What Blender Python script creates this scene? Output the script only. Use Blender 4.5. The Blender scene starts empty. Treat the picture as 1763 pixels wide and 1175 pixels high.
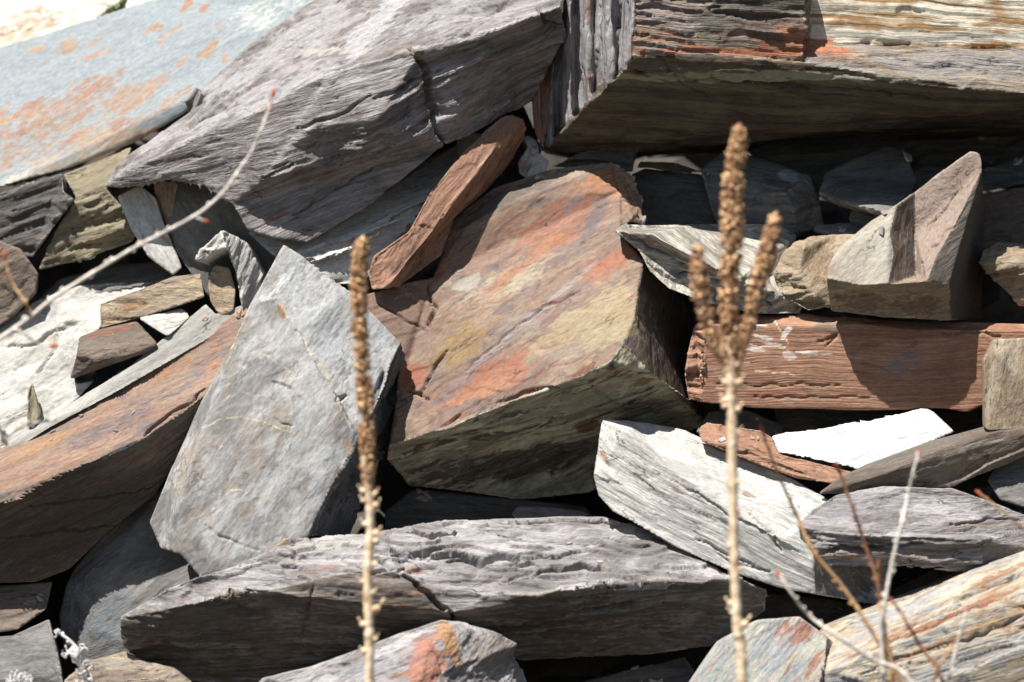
import bpy, bmesh, math, random
import numpy as np
from mathutils import Vector, Matrix
from mathutils.bvhtree import BVHTree

# ------------------------------------------------------------------ camera, sky, sun, exposure
scene = bpy.context.scene
COL = scene.collection
DIST = 8.0            # metres from the camera to the reference plane (y = 0)
FW, FH = 1763.0, 1175.0
MM = 0.001
CAMZ = 1.3

cam_d = bpy.data.cameras.new('camera')
cam = bpy.data.objects.new('camera', cam_d)
COL.objects.link(cam)
cam.location = (0, -DIST, CAMZ)
cam.rotation_euler = (math.radians(90), 0, 0)
cam_d.sensor_width = 36.0
cam_d.lens = 36.0 * DIST / (FW * MM)
cam_d.clip_start = 0.1
cam_d.clip_end = 3000
cam_d.dof.use_dof = True
cam_d.dof.focus_distance = DIST - 0.05
cam_d.dof.aperture_fstop = 2.0
scene.camera = cam

SUN = Vector((-0.30, -0.33, 0.89)).normalized()      # towards the sun
el = math.asin(SUN.z)
az = math.atan2(SUN.x, SUN.y)
world = bpy.data.worlds.new('World')
scene.world = world
world.use_nodes = True
wn = world.node_tree
bg = wn.nodes['Background']
sky = wn.nodes.new('ShaderNodeTexSky')
sky.sky_type = 'NISHITA'
sky.sun_disc = False
sky.sun_elevation = el
sky.sun_rotation = az
wn.links.new(sky.outputs[0], bg.inputs[0])
bg.inputs[1].default_value = 0.05
sl = bpy.data.lights.new('sun', 'SUN')
sl.energy = 5.0
sl.angle = math.radians(0.5)
sl.color = (1.0, 0.965, 0.90)
so = bpy.data.objects.new('sun', sl)
COL.objects.link(so)
so.rotation_euler = (-SUN).to_track_quat('-Z', 'Y').to_euler()
scene.view_settings.view_transform = 'Standard'
scene.view_settings.look = 'None'
scene.view_settings.gamma = 1
scene.view_settings.exposure = 0.8
scene.cycles.max_bounces = 4
scene.cycles.diffuse_bounces = 3
scene.cycles.glossy_bounces = 2
scene.cycles.transmission_bounces = 0

# ------------------------------------------------------------------ helpers
def at(px, py, d):
    """point seen at pixel (px, py) of the photograph, d millimetres beyond the reference plane"""
    s = (DIST + d * MM) / DIST * MM
    return Vector(((px - FW / 2) * s, d * MM, CAMZ - (py - FH / 2) * s))

def project(P):
    s = DIST / (DIST + P[:, 1]) / MM
    return P[:, 0] * s + FW / 2, FH / 2 - (P[:, 2] - CAMZ) * s

def _h(ix, iy, iz, seed):
    with np.errstate(over='ignore'):
        h = (ix.astype(np.uint32) * np.uint32(374761393) + iy.astype(np.uint32) * np.uint32(668265263)
             + iz.astype(np.uint32) * np.uint32(2246822519) + np.uint32((seed * 3266489917) & 0xffffffff))
        h = (h ^ (h >> np.uint32(13))) * np.uint32(1274126177)
        h = h ^ (h >> np.uint32(16))
    return h

def noise(x, y, z, seed=0):
    x0 = np.floor(x); y0 = np.floor(y); z0 = np.floor(z)
    fx = x - x0; fy = y - y0; fz = z - z0
    ix = x0.astype(np.int64); iy = y0.astype(np.int64); iz = z0.astype(np.int64)
    ux = fx * fx * fx * (fx * (fx * 6 - 15) + 10)
    uy = fy * fy * fy * (fy * (fy * 6 - 15) + 10)
    uz = fz * fz * fz * (fz * (fz * 6 - 15) + 10)
    res = 0
    for dx in (0, 1):
        wx = ux if dx else 1 - ux
        for dy in (0, 1):
            wy = uy if dy else 1 - uy
            for dz in (0, 1):
                wz = uz if dz else 1 - uz
                h = _h(ix + dx, iy + dy, iz + dz, seed)
                gx = (h & np.uint32(1023)).astype(np.float32) / 511.5 - 1
                gy = ((h >> np.uint32(10)) & np.uint32(1023)).astype(np.float32) / 511.5 - 1
                gz = ((h >> np.uint32(20)) & np.uint32(1023)).astype(np.float32) / 511.5 - 1
                res = res + wx * wy * wz * (gx * (fx - dx) + gy * (fy - dy) + gz * (fz - dz))
    return res * 1.6

def fbm(x, y, z, seed=0, o=4, g=0.5):
    r = 0; a = 1.0; t = 0; f = 1.0
    for i in range(o):
        r = r + a * noise(x * f + 17.3 * i, y * f + 5.1 * i, z * f + 9.7 * i, seed + i)
        t += a; a *= g; f *= 2.03
    return r / t

def plates(x, y, z, seed=0):
    """faceted chips: each irregular cell has its own height and tilt"""
    x0 = np.floor(x); y0 = np.floor(y); z0 = np.floor(z)
    best = np.full(x.shape, 1e9); val = np.zeros(x.shape)
    ix = x0.astype(np.int64); iy = y0.astype(np.int64); iz = z0.astype(np.int64)
    for dx in (-1, 0, 1):
        for dy in (-1, 0, 1):
            for dz in (-1, 0, 1):
                h = _h(ix + dx, iy + dy, iz + dz, seed)
                h2 = _h(ix + dx, iy + dy, iz + dz, seed + 77)
                cx = x0 + dx + (h & np.uint32(1023)) / 1023.0 - x
                cy = y0 + dy + ((h >> np.uint32(10)) & np.uint32(1023)) / 1023.0 - y
                cz = z0 + dz + ((h >> np.uint32(20)) & np.uint32(1023)) / 1023.0 - z
                d = cx * cx + cy * cy + cz * cz
                c = d < best
                g = ((h2 & np.uint32(1023)) / 511.5 - 1) + 0.9 * (cx * ((h2 >> np.uint32(10)) & np.uint32(1023)) / 511.5 - cx + cy * ((h2 >> np.uint32(20)) & np.uint32(1023)) / 511.5 - cy)
                val = np.where(c, g, val); best = np.where(c, d, best)
    return val

def sstep(a, b, x):
    t = np.clip((x - a) / (b - a), 0, 1)
    return t * t * (3 - 2 * t)

def tag(o, label=None, cat=None, group=None, kind=None):
    if label: o['label'] = label
    if cat: o['category'] = cat
    if group: o['group'] = group
    if kind: o['kind'] = kind
    return o

def srgb(c):
    if isinstance(c, str):
        c = tuple(int(c[i:i + 2], 16) / 255 for i in (0, 2, 4))
    return tuple((v / 12.92 if v <= 0.04045 else ((v + 0.055) / 1.055) ** 2.4) for v in c)

# ------------------------------------------------------------------ rock material
def rock_mat(name, c1, c2, rust=None, rust_amt=0.0, c3=None, streak=(0.6, 3.0, 9.0), bump=0.5,
             contrast=1.0, rough=0.72, pale=0.25, dark=0.25, splits=1.0):
    """slate: streaky base of two tones, darker veins, iron-stained patches, paler broken edges"""
    m = bpy.data.materials.new(name)
    m.use_nodes = True
    nt = m.node_tree
    N = nt.nodes; Lk = nt.links
    bs = N['Principled BSDF']
    def nd(t, **k):
        n = N.new(t)
        for a, v in k.items(): setattr(n, a, v)
        return n
    bed = nd('ShaderNodeAttribute', attribute_name='bed')
    tint = nd('ShaderNodeAttribute', attribute_name='tint')
    def mapped(sc, off=(0, 0, 0)):
        mp = nd('ShaderNodeMapping')
        mp.inputs['Scale'].default_value = sc
        mp.inputs['Location'].default_value = off
        Lk.new(bed.outputs['Vector'], mp.inputs['Vector'])
        return mp.outputs['Vector']
    def noi(vec, scale, detail=6, rough_=0.6, dist=0.0):
        n = nd('ShaderNodeTexNoise')
        n.inputs['Scale'].default_value = scale
        n.inputs['Detail'].default_value = detail
        n.inputs['Roughness'].default_value = rough_
        n.inputs['Distortion'].default_value = dist
        Lk.new(vec, n.inputs['Vector'])
        return n.outputs[0]
    def mr(v, a, b, lo=0.0, hi=1.0):
        n = nd('ShaderNodeMapRange'); n.interpolation_type = 'SMOOTHSTEP'
        n.inputs[1].default_value = a; n.inputs[2].default_value = b
        n.inputs[3].default_value = lo; n.inputs[4].default_value = hi
        Lk.new(v, n.inputs[0]); return n.outputs[0]
    def mix(f, a, b, blend='MIX'):
        n = nd('ShaderNodeMix', data_type='RGBA', blend_type=blend)
        if isinstance(f, float): n.inputs[0].default_value = f
        else: Lk.new(f, n.inputs[0])
        for i, v in ((6, a), (7, b)):
            if isinstance(v, tuple): n.inputs[i].default_value = (*v, 1)
            else: Lk.new(v, n.inputs[i])
        return n.outputs[2]
    def math_(op, a, b):
        n = nd('ShaderNodeMath', operation=op)
        for i, v in enumerate((a, b)):
            if isinstance(v, (int, float)): n.inputs[i].default_value = v
            else: Lk.new(v, n.inputs[i])
        return n.outputs[0]
    C1, C2 = srgb(c1), srgb(c2)
    streaks = noi(mapped(streak), 1.0, 6, 0.62, 0.6)
    patches = noi(mapped((0.9, 1.3, 1.3), (3, 1, 7)), 1.0, 5, 0.6, 0.8)
    s = math_('ADD', math_('MULTIPLY', streaks, 0.6), math_('MULTIPLY', patches, 0.4))
    w = 0.13 / contrast
    col = mix(mr(s, 0.5 - w, 0.5 + w), C1, C2)
    if c3:
        third = noi(mapped((0.7, 1.8, 2.4), (11, 4, 2)), 1.3, 5, 0.65, 1.2)
        col = mix(mr(third, 0.52, 0.62), col, srgb(c3))
    # thin dark mineral seams along the bedding
    seam = noi(mapped((streak[0] * 1.3, streak[1] * 3.2, streak[2] * 3.2), (2, 9, 4)), 1.0, 3, 0.6, 0.4)
    dk = tuple(v * 0.38 for v in C1)
    col = mix(math_('MULTIPLY', mr(seam, 0.57, 0.68), dark), col, dk)
    if rust and rust_amt > 0:
        r1 = noi(mapped((0.8, 1.9, 1.9), (5, 2, 3)), 1.1, 7, 0.66, 1.0)
        r2 = noi(mapped((1.6, 6.0, 6.0), (1, 6, 9)), 1.6, 4, 0.6, 0.4)
        rr = math_('ADD', math_('MULTIPLY', r1, 0.7), math_('MULTIPLY', r2, 0.3))
        t = 0.62 - 0.22 * rust_amt
        R1 = srgb(rust); R2 = tuple(v * k for v, k in zip(R1, (0.55, 0.42, 0.35)))
        rc = mix(mr(r2, 0.42, 0.62), R1, R2)
        col = mix(math_('MULTIPLY', mr(rr, t - 0.02, t + 0.12), 0.75), col, rc)
    # hand-placed mineral staining, with painted light and shade
    tn = noi(mapped((2.5, 7, 7), (8, 8, 1)), 2.0, 5, 0.65, 0.5)
    ta = mr(math_('ADD', tint.outputs['Alpha'], math_('MULTIPLY', math_('SUBTRACT', tn, 0.5), 2.2)), 0.22, 0.80)
    ta = math_('MULTIPLY', ta, mr(tint.outputs['Alpha'], 0.02, 0.25))
    col = mix(math_('MULTIPLY', ta, 0.8), col, tint.outputs['Color'])
    # crisp split lines
    vo = nd('ShaderNodeTexVoronoi', feature='DISTANCE_TO_EDGE'); vo.inputs['Scale'].default_value = 1.0
    dn = nd('ShaderNodeTexNoise'); dn.inputs['Scale'].default_value = 1.2; dn.inputs['Detail'].default_value = 4; dn.inputs['Roughness'].default_value = 0.6
    Lk.new(mapped((streak[0] * 1.2, streak[1] * 0.9, streak[2] * 0.35)), dn.inputs['Vector'])
    va = nd('ShaderNodeVectorMath', operation='MULTIPLY_ADD')
    Lk.new(dn.outputs['Color'], va.inputs[0]); va.inputs[1].default_value = (0.9, 0.9, 0.9); Lk.new(mapped((streak[0] * 0.9, streak[1] * 0.8, streak[2] * 0.35), (7, 3, 5)), va.inputs[2])
    Lk.new(va.outputs[0], vo.inputs['Vector'])
    cm = mr(noi(mapped((1.1, 1.6, 1.6), (6, 2, 8)), 1.3, 2, 0.5), 0.50, 0.60)
    line = math_('MULTIPLY', mr(vo.outputs['Distance'], 0.0, 0.022, 1.0, 0.0), cm)
    col = mix(math_('MULTIPLY', line, 0.75 * splits), col, (0.025, 0.02, 0.018))
    # grain
    grain = noi(mapped((9, 22, 40)), 1.0, 3, 0.7)
    col = mix(1.0, col, mix(mr(grain, 0.3, 0.7), (0.80, 0.80, 0.80), (1.18, 1.17, 1.15)), 'MULTIPLY')
    # pale specks and lichen dust
    sp = noi(mapped((14, 26, 26), (3, 3, 3)), 1.0, 1, 0.5)
    col = mix(math_('MULTIPLY', mr(sp, 0.76, 0.84), 0.4), col, (0.55, 0.52, 0.47))
    geo = nd('ShaderNodeNewGeometry')
    pt = mr(geo.outputs['Pointiness'], 0.53, 0.60)
    col = mix(math_('MULTIPLY', pt, pale), col, (0.62, 0.58, 0.53))
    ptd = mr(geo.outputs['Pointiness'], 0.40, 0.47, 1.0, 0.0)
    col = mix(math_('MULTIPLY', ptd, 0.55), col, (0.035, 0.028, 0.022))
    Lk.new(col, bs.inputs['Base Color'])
    rg = mr(patches, 0.3, 0.7, rough - 0.1, rough + 0.12)
    Lk.new(rg, bs.inputs['Roughness'])
    bs.inputs['Specular IOR Level'].default_value = 0.35
    # relief
    b1 = noi(mapped((streak[0] * 1.6, streak[1] * 2.2, streak[2] * 2.4)), 1.0, 5, 0.62, 0.3)
    b2 = noi(mapped((10, 16, 30), (4, 4, 4)), 1.0, 3, 0.7)
    h = math_('ADD', math_('MULTIPLY', b1, 0.75), math_('MULTIPLY', b2, 0.22))
    st_ = nd('ShaderNodeMapRange'); st_.interpolation_type = 'STEPPED'; st_.inputs[5].default_value = 22
    Lk.new(noi(mapped((streak[0] * 0.9, streak[1] * 0.8, streak[2] * 0.8), (2, 6, 1)), 1.0, 3, 0.5, 0.3), st_.inputs[0])
    h = math_('ADD', h, math_('MULTIPLY', st_.outputs[0], 2.6 * splits))
    fl = nd('ShaderNodeTexVoronoi', feature='F1'); fl.inputs['Scale'].default_value = 1.0
    Lk.new(mapped((streak[0] * 4.5, streak[1] * 3.2, streak[2] * 1.6), (1, 5, 2)), fl.inputs['Vector'])
    sx_ = nd('ShaderNodeSeparateColor'); Lk.new(fl.outputs['Color'], sx_.inputs[0])
    h = math_('ADD', h, math_('MULTIPLY', math_('ADD', sx_.outputs[0], math_('MULTIPLY', fl.outputs['Distance'], sx_.outputs[1])), 0.16 * splits))
    bp = nd('ShaderNodeBump')
    bp.inputs['Strength'].default_value = bump
    bp.inputs['Distance'].default_value = 0.012
    Lk.new(h, bp.inputs['Height'])
    Lk.new(bp.outputs[0], bs.inputs['Normal'])
    return m

# ------------------------------------------------------------------ rock builder
# roughness classes of a facet: (splinter relief, terraces, lumps)
CLS = {'s': (0.12, 0.45, 0.5), 'm': (0.55, 1.0, 1.0), 'r': (1.15, 1.3, 1.0), 'x': (2.0, 1.2, 1.0), 'f': (0.05, 0.12, 0.25),
       'k': (0.7, 0.4, 0.8), 'p': (0.3, 1.5, 1.0), 'q': (0.28, 0.25, 0.5)}
NV = [0]

def rock(name, label, cat, V, F, mat, bed, depth=220, shrink=0.85, vox=3.4, amp=1.0, stains=(), cracks=(),
         group=None, seed=None, fbed=None, fmat=None, veins=(), lean=(0, 0), step=1.0, low=6.0):
    """V: traced corners (px, py, d); F: list of (class, corner indices) the camera side of the stone;
    the rest of the stone is closed behind it to a real thickness of `depth` mm."""
    seed = seed if seed is not None else (sum(ord(c) * (i + 3) for i, c in enumerate(label)) % 9973)
    P = [at(*v) for v in V]
    nv = len(P)
    faces = [list(f[1]) for f in F]
    # boundary loop
    de = {}
    for f in faces:
        for a, b in zip(f, f[1:] + f[:1]):
            de[(a, b)] = True
    nxt = {a: b for (a, b) in de if (b, a) not in de}
    start = next(iter(nxt)); loop = [start]
    while nxt[loop[-1]] != start:
        loop.append(nxt[loop[-1]])
        if len(loop) > nv + 2: raise RuntimeError('bad boundary in ' + label)
    if len(loop) != len(nxt): raise RuntimeError('open boundary in ' + label)
    cen = sum((P[i] for i in loop), Vector()) / len(loop)
    dmean = sum(P[i].y for i in loop) / len(loop)
    back = {}
    for i in loop:
        q = cen + (P[i] - cen) * shrink
        # rear corners lie deeper; flatten the rear a little
        q.y = max(P[i].y + depth * MM * 0.55, dmean * 0.5 + P[i].y * 0.5 + depth * MM)
        q.x += lean[0] * MM; q.z += lean[1] * MM
        back[i] = len(P); P.append(q)
    nface = len(faces)
    allf = list(faces)
    for a, b in zip(loop, loop[1:] + loop[:1]):
        allf.append([b, a, back[a], back[b]])
    allf.append([back[i] for i in reversed(loop)])
    bm = bmesh.new()
    bv = [bm.verts.new(p) for p in P]
    lay = bm.faces.layers.int.new('fid')
    for k, f in enumerate(allf):
        try:
            fc = bm.faces.new([bv[i] for i in f]); fc[lay] = k if k < nface else -1
        except ValueError:
            pass
    bmesh.ops.triangulate(bm, faces=bm.faces[:], ngon_method='EAR_CLIP')
    bm.normal_update()
    bmesh.ops.recalc_face_normals(bm, faces=bm.faces[:])
    bm.faces.ensure_lookup_table()
    fids = [f[lay] for f in bm.faces]
    # facet normals
    fn = []
    for k in range(nface):
        n = Vector()
        for f in bm.faces:
            if f[lay] == k: n += f.normal * f.calc_area()
        if n.y > 0.2: pass
        fn.append(n.normalized() if n.length > 0 else Vector((0, -1, 0)))
    tree = BVHTree.FromBMesh(bm)
    me0 = bpy.data.meshes.new('tmp'); bm.to_mesh(me0); bm.free()
    ob0 = bpy.data.objects.new('tmp', me0); COL.objects.link(ob0)
    bv_ = ob0.modifiers.new('b', 'BEVEL'); bv_.width = 4.5 * MM; bv_.segments = 2; bv_.limit_method = 'ANGLE'; bv_.angle_limit = math.radians(25); bv_.use_clamp_overlap = True
    md = ob0.modifiers.new('r', 'REMESH'); md.mode = 'VOXEL'; md.voxel_size = vox * 0.84 * MM; md.adaptivity = 0
    ms = ob0.modifiers.new('s', 'SMOOTH'); ms.factor = 0.5; ms.iterations = 1
    dg = bpy.context.evaluated_depsgraph_get()
    me = bpy.data.meshes.new_from_object(ob0.evaluated_get(dg), depsgraph=dg)
    bpy.data.objects.remove(ob0); bpy.data.meshes.remove(me0)
    # drop the loose crumbs the remesher leaves along thin rims
    n = len(me.vertices)
    ev = np.empty(len(me.edges) * 2, np.int32); me.edges.foreach_get('vertices', ev); ev = ev.reshape(-1, 2)
    lab = np.arange(n)
    while True:
        m_ = np.minimum(lab[ev[:, 0]], lab[ev[:, 1]]); nw = lab.copy()
        np.minimum.at(nw, ev[:, 0], m_); np.minimum.at(nw, ev[:, 1], m_); nw = nw[nw]
        if (nw == lab).all(): break
        lab = nw
    uq, ct = np.unique(lab, return_counts=True)
    if len(uq) > 1:
        big = uq[np.argmax(ct)]
        bm = bmesh.new(); bm.from_mesh(me); bm.verts.ensure_lookup_table()
        bmesh.ops.delete(bm, geom=[bm.verts[i] for i in np.nonzero(lab != big)[0]], context='VERTS')
        bm.to_mesh(me); bm.free()
    n = len(me.vertices); NV[0] += n
    co = np.empty(n * 3, np.float32); me.vertices.foreach_get('co', co); co = co.reshape(-1, 3).astype(np.float64)
    no = np.empty(n * 3, np.float32); me.vertices.foreach_get('normal', no); no = no.reshape(-1, 3).astype(np.float64)
    ne = len(me.edges); ev = np.empty(ne * 2, np.int32); me.edges.foreach_get('vertices', ev); ev = ev.reshape(-1, 2)
    deg = np.bincount(ev.ravel(), minlength=n).astype(float)
    def avg(a):
        return (np.bincount(ev[:, 0], a[ev[:, 1]], n) + np.bincount(ev[:, 1], a[ev[:, 0]], n)) / deg
    for it in range(2):
        no = 0.4 * no + 0.6 * np.stack([avg(no[:, c_]) for c_ in range(3)], 1)
    no /= np.linalg.norm(no, axis=1)[:, None] + 1e-9
    # bedding frame
    b, ang = bed
    b = fn[b].copy() if isinstance(b, int) else Vector(b).normalized()
    u = Vector((math.cos(math.radians(ang)), 0, math.sin(math.radians(ang))))
    u = (u - b * u.dot(b))
    if u.length < 0.05: u = b.orthogonal()
    u.normalize(); v = b.cross(u)
    rng = random.Random(seed)
    off = [rng.uniform(0, 500) for _ in range(3)]
    p = co / MM
    U = p @ np.array(u) + off[0]; W = p @ np.array(v) + off[1]; H = p @ np.array(b) + off[2]
    fi = np.full(n, -1)
    near = tree.find_nearest
    front = no[:, 1] < 0.75
    idx = np.nonzero(front)[0]
    for i in idx:
        r = near(co[i])
        fi[i] = fids[r[2]]
    cls = np.array([CLS[f[0]] for f in F] + [CLS['s']])
    k3 = cls[fi]
    perp = 1 - np.abs(no @ np.array(b))
    if fbed:
        for k_, (b_, a_) in fbed.items():
            b_ = Vector(b_).normalized(); u_ = Vector((math.cos(math.radians(a_)), 0, math.sin(math.radians(a_))))
            u_ = (u_ - b_ * u_.dot(b_)).normalized(); v_ = b_.cross(u_)
            s_ = fi == k_
            U = np.where(s_, p @ np.array(u_) + off[0], U); W = np.where(s_, p @ np.array(v_) + off[1], W); H = np.where(s_, p @ np.array(b_) + off[2], H)
            perp = np.where(s_, 1 - np.abs(no @ np.array(b_)), perp)
    Hw = H + 9 * noise(U / 190, W / 190, H / 120, seed + 1) + 2.5 * noise(U / 45, W / 45, H / 60, seed + 2)
    perp = sstep(0.05, 0.6, perp)
    l1 = np.tanh(7 * noise(U / 300, W / 200, Hw / 13, seed + 3))
    l2 = np.tanh(6 * noise(U / 170, W / 120, Hw / 6.5, seed + 4))
    wq = 0.35 * noise(U / 60, W / 40, H / 40, seed + 13)
    v1 = plates(U / 170 + wq, W / 70 + wq, Hw / 22, seed + 14)
    v2 = plates(U / 85 + wq * 0.6, W / 26, Hw / 8, seed + 15)
    ch = noise(U / 38, W / 38, Hw / 16, seed + 5)
    ch = np.round(ch * 3.2) / 3.2
    l0 = np.tanh(2.5 * noise(U / 220, W / 220, Hw / 36, seed + 9))
    lay_d = (0.25 + 0.75 * perp) * ((2.6 * l0 + 1.2 * l1 + 0.6 * l2 + 0.8 * ch) * k3[:, 0] + (3.6 * v1 + 2.4 * v2) * np.minimum(k3[:, 0] * 1.15, 1.2))
    q = fbm(U / 240, W / 95, H / 240, seed + 6, 4, 0.42) * 5.0
    qf = np.floor(q); fr = q - qf
    terr = qf + sstep(0.90, 1.0, fr)
    terr_d = (1 - perp) * (terr * 2.6 + 1.2 * v1) * step * k3[:, 1]
    lum = fbm(p[:, 0] / 170, p[:, 1] / 170, p[:, 2] / 170, seed + 7, 4) * low * k3[:, 2]
    fine = fbm(U / 24, W / 11, H / 8, seed + 8, 3, 0.6) * 0.9 * np.minimum(k3[:, 2], 1)
    disp = (lay_d + terr_d + lum + fine) * amp
    X, Y = project(co)
    wob = noise(p[:, 0] / 22, p[:, 1] / 22, p[:, 2] / 22, seed + 11) * 5
    wob2 = noise(p[:, 0] / 22, p[:, 1] / 22, p[:, 2] / 22 + 50, seed + 12) * 5
    vis = no[:, 1] < 0.2
    for (wd, dp, pts) in cracks:
        dmin = np.full(n, 1e9)
        tt = np.zeros(n)
        L = len(pts) - 1
        for s_ in range(L):
            ax, ay = pts[s_]; bx, by = pts[s_ + 1]
            ex, ey = bx - ax, by - ay; ll = ex * ex + ey * ey + 1e-6
            t = np.clip(((X + wob - ax) * ex + (Y + wob2 - ay) * ey) / ll, 0, 1)
            dd = np.hypot(X + wob - ax - t * ex, Y + wob2 - ay - t * ey)
            c = dd < dmin
            tt = np.where(c, (s_ + t) / L, tt); dmin = np.minimum(dmin, dd)
        wv = wd * np.sin(np.pi * np.clip(tt * 0.9 + 0.05, 0, 1)) ** 0.5
        disp = disp - np.where(vis, dp * (1 - sstep(0.35, 1.0, dmin / np.maximum(wv, 0.1))), 0)
    disp = 0.8 * disp + 0.2 * avg(disp)
    co2 = co + no * (disp * MM)[:, None]
    me.vertices.foreach_set('co', co2.astype(np.float32).ravel())
    # bedding coordinates for the shader
    at_b = me.attributes.new('bed', 'FLOAT_VECTOR', 'POINT')
    bc = np.stack([U, W, Hw], 1) / 100.0
    at_b.data.foreach_set('vector', bc.astype(np.float32).ravel())
    # mineral staining, and painted light and shade
    tc = np.zeros((n, 4), np.float32)
    if stains:
        wx = fbm(U / 45, W / 18, H / 18, seed + 20, 4, 0.6)
        for st in stains:
            (sx, sy), (rx, ry), a, c, s_ = st[:5]
            fset = st[5] if len(st) > 5 else None
            ca, sa = math.cos(math.radians(a)), math.sin(math.radians(a))
            dx = X - sx; dy = -(Y - sy)
            e1 = (dx * ca + dy * sa) / rx; e2 = (-dx * sa + dy * ca) / ry
            r = np.sqrt(e1 * e1 + e2 * e2) + wx * 0.9
            mk = (1 - sstep(0.55, 1.15, r)) * s_
            mk = np.where(vis, mk, 0)
            if fset is not None: mk = np.where(np.isin(fi, fset), mk, 0)
            cc = np.array(srgb(c))
            gy = cc.mean(); cc = (gy + (cc - gy) * 0.8) * (0.62 if cc[0] > 1.9 * cc[2] else 0.8)
            o = mk[:, None]
            tc[:, :3] = tc[:, :3] * (1 - o) * (tc[:, 3:] > 0) + cc * np.where(tc[:, 3:] > 0, o, 1.0)
            tc[:, 3] = np.maximum(tc[:, 3] * (1 - mk * 0.0), mk)
    for (wd, c, s_, pts) in veins:
        cc = np.array(srgb(c))
        dmin = np.full(n, 1e9)
        for (ax, ay), (bx, by) in zip(pts, pts[1:]):
            ex, ey = bx - ax, by - ay; ll = ex * ex + ey * ey + 1e-6
            t = np.clip(((X + wob - ax) * ex + (Y + wob2 - ay) * ey) / ll, 0, 1)
            dmin = np.minimum(dmin, np.hypot(X + wob - ax - t * ex, Y + wob2 - ay - t * ey))
        mk = np.where(vis, (1 - sstep(0.3, 1.0, dmin / wd)) * s_, 0)
        tc[:, :3] = np.where(tc[:, 3:] > 0, tc[:, :3] * (1 - mk[:, None]) + cc * mk[:, None], cc)
        tc[:, 3] = np.maximum(tc[:, 3], mk)
    ca_ = me.color_attributes.new('tint', 'FLOAT_COLOR', 'POINT')
    ca_.data.foreach_set('color', tc.ravel())
    me.polygons.foreach_set('use_smooth', np.ones(len(me.polygons), bool))
    # local origin at the stone's lowest middle
    org = Vector((float(co2[:, 0].mean()), float(co2[:, 1].mean()), float(co2[:, 2].min())))
    me.transform(Matrix.Translation(-org))
    me.name = name
    me.materials.clear(); me.materials.append(mat)
    if fmat:
        mi_v = np.zeros(n, np.int32)
        for k_, (fids_, m_) in enumerate(fmat):
            me.materials.append(m_)
            mi_v[np.isin(fi, fids_)] = k_ + 1
        lv = np.empty(len(me.loops), np.int32); me.loops.foreach_get('vertex_index', lv)
        ls = np.empty(len(me.polygons), np.int32); me.polygons.foreach_get('loop_start', ls)
        me.polygons.foreach_set('material_index', mi_v[lv[ls]])
    me.update()
    o = bpy.data.objects.new(name, me)
    o.location = org
    COL.objects.link(o)
    tag(o, label, cat, group)
    return o

G = 'broken slate stones heaped on the slope'
def R(name, label, cat, V, F, mat, bed, **k):
    keys = list(V)
    vv = [V[q] for q in keys]
    ff = []
    for c, s in F:
        ix = [keys.index(ch) for ch in s]
        A = 0
        for i, j in zip(ix, ix[1:] + ix[:1]):
            A += vv[i][0] * vv[j][1] - vv[j][0] * vv[i][1]
        if A < 0: ix.reverse()
        ff.append((c, ix))
    k.setdefault('group', G)
    return rock(name, label, cat, vv, ff, mat, bed, **k)

# ---- materials
M = {}
M['log'] = rock_mat('slate_log_grey', '635d5a', '9e9898', '8a6c58', 0.12, streak=(0.45, 3.5, 10), bump=0.75, dark=0.5)
M['pale_blue'] = rock_mat('slate_pale_blue', '757d82', '8b9295', 'b9713f', 0.0, bump=0.15, dark=0.1, contrast=0.6, splits=0.15)
M['cream'] = rock_mat('slate_cream', 'b9b3a4', 'd6d2c8', 'c48a5c', 0.25, bump=0.3, dark=0.1)
M['tall'] = rock_mat('slate_tall_grey', '6d6b69', '9d9c9b', 'a98457', 0.05, streak=(0.9, 1.8, 4), bump=0.28, dark=0.22, contrast=1.5, c3='88817a', splits=0.6)
M['rusty'] = rock_mat('slate_rusty', '6c594d', '8c7766', '884f38', 0.42, c3='6c5c58', streak=(0.5, 2.6, 5), bump=0.16, dark=0.15, pale=0.4, splits=1.0)
M['rust_slab'] = rock_mat('slate_rust_slab', '715f54', '8f7767', '98694c', 0.45, c3='6c6262', streak=(0.5, 5, 6), bump=0.4, dark=0.3, splits=0.6)
M['red'] = rock_mat('slate_red', '85624e', 'a47e66', 'a87c60', 0.2, streak=(0.2, 2, 13), bump=0.5, dark=0.4, c3='8c6050', splits=0.45)
M['block'] = rock_mat('slate_block', '6f6256', 'a39684', 'a4623a', 0.22, streak=(0.35, 2.5, 9), bump=0.9, dark=0.65, c3='807a76')
M['block_tan'] = rock_mat('slate_block_tan', '94795c', 'c9bca2', 'a86a3c', 0.15, streak=(0.35, 2.5, 9), bump=0.5, dark=0.5)
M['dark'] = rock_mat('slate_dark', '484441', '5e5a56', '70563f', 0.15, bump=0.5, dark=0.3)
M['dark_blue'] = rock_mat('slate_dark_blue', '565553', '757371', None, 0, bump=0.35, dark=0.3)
M['brownish'] = rock_mat('slate_brownish', '5b5048', '74675c', '7d5a40', 0.2, bump=0.5, dark=0.4)
M['tan'] = rock_mat('slate_tan', '7f7160', '9d8c76', 'a27a50', 0.2, streak=(0.6, 3, 8), bump=0.55, dark=0.3)
M['spike'] = rock_mat('slate_spike', '857e72', 'a09a8e', '9a7a5c', 0.08, streak=(0.8, 2, 5), bump=0.4, dark=0.12)
M['white'] = rock_mat('slate_white', '9a9892', 'b9b7b1', 'b99a78', 0.1, streak=(0.6, 3, 8), bump=0.35, dark=0.25)
M['shard_white'] = rock_mat('slate_bleached', 'babbbe', 'd4d4d4', None, 0, bump=0.4, dark=0.25, splits=0.15)
M['white_grey'] = rock_mat('slate_white_grey', 'a09e9a', 'c6c4bf', 'b58a68', 0.12, streak=(0.3, 3, 9), bump=0.4, dark=0.4)
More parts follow.
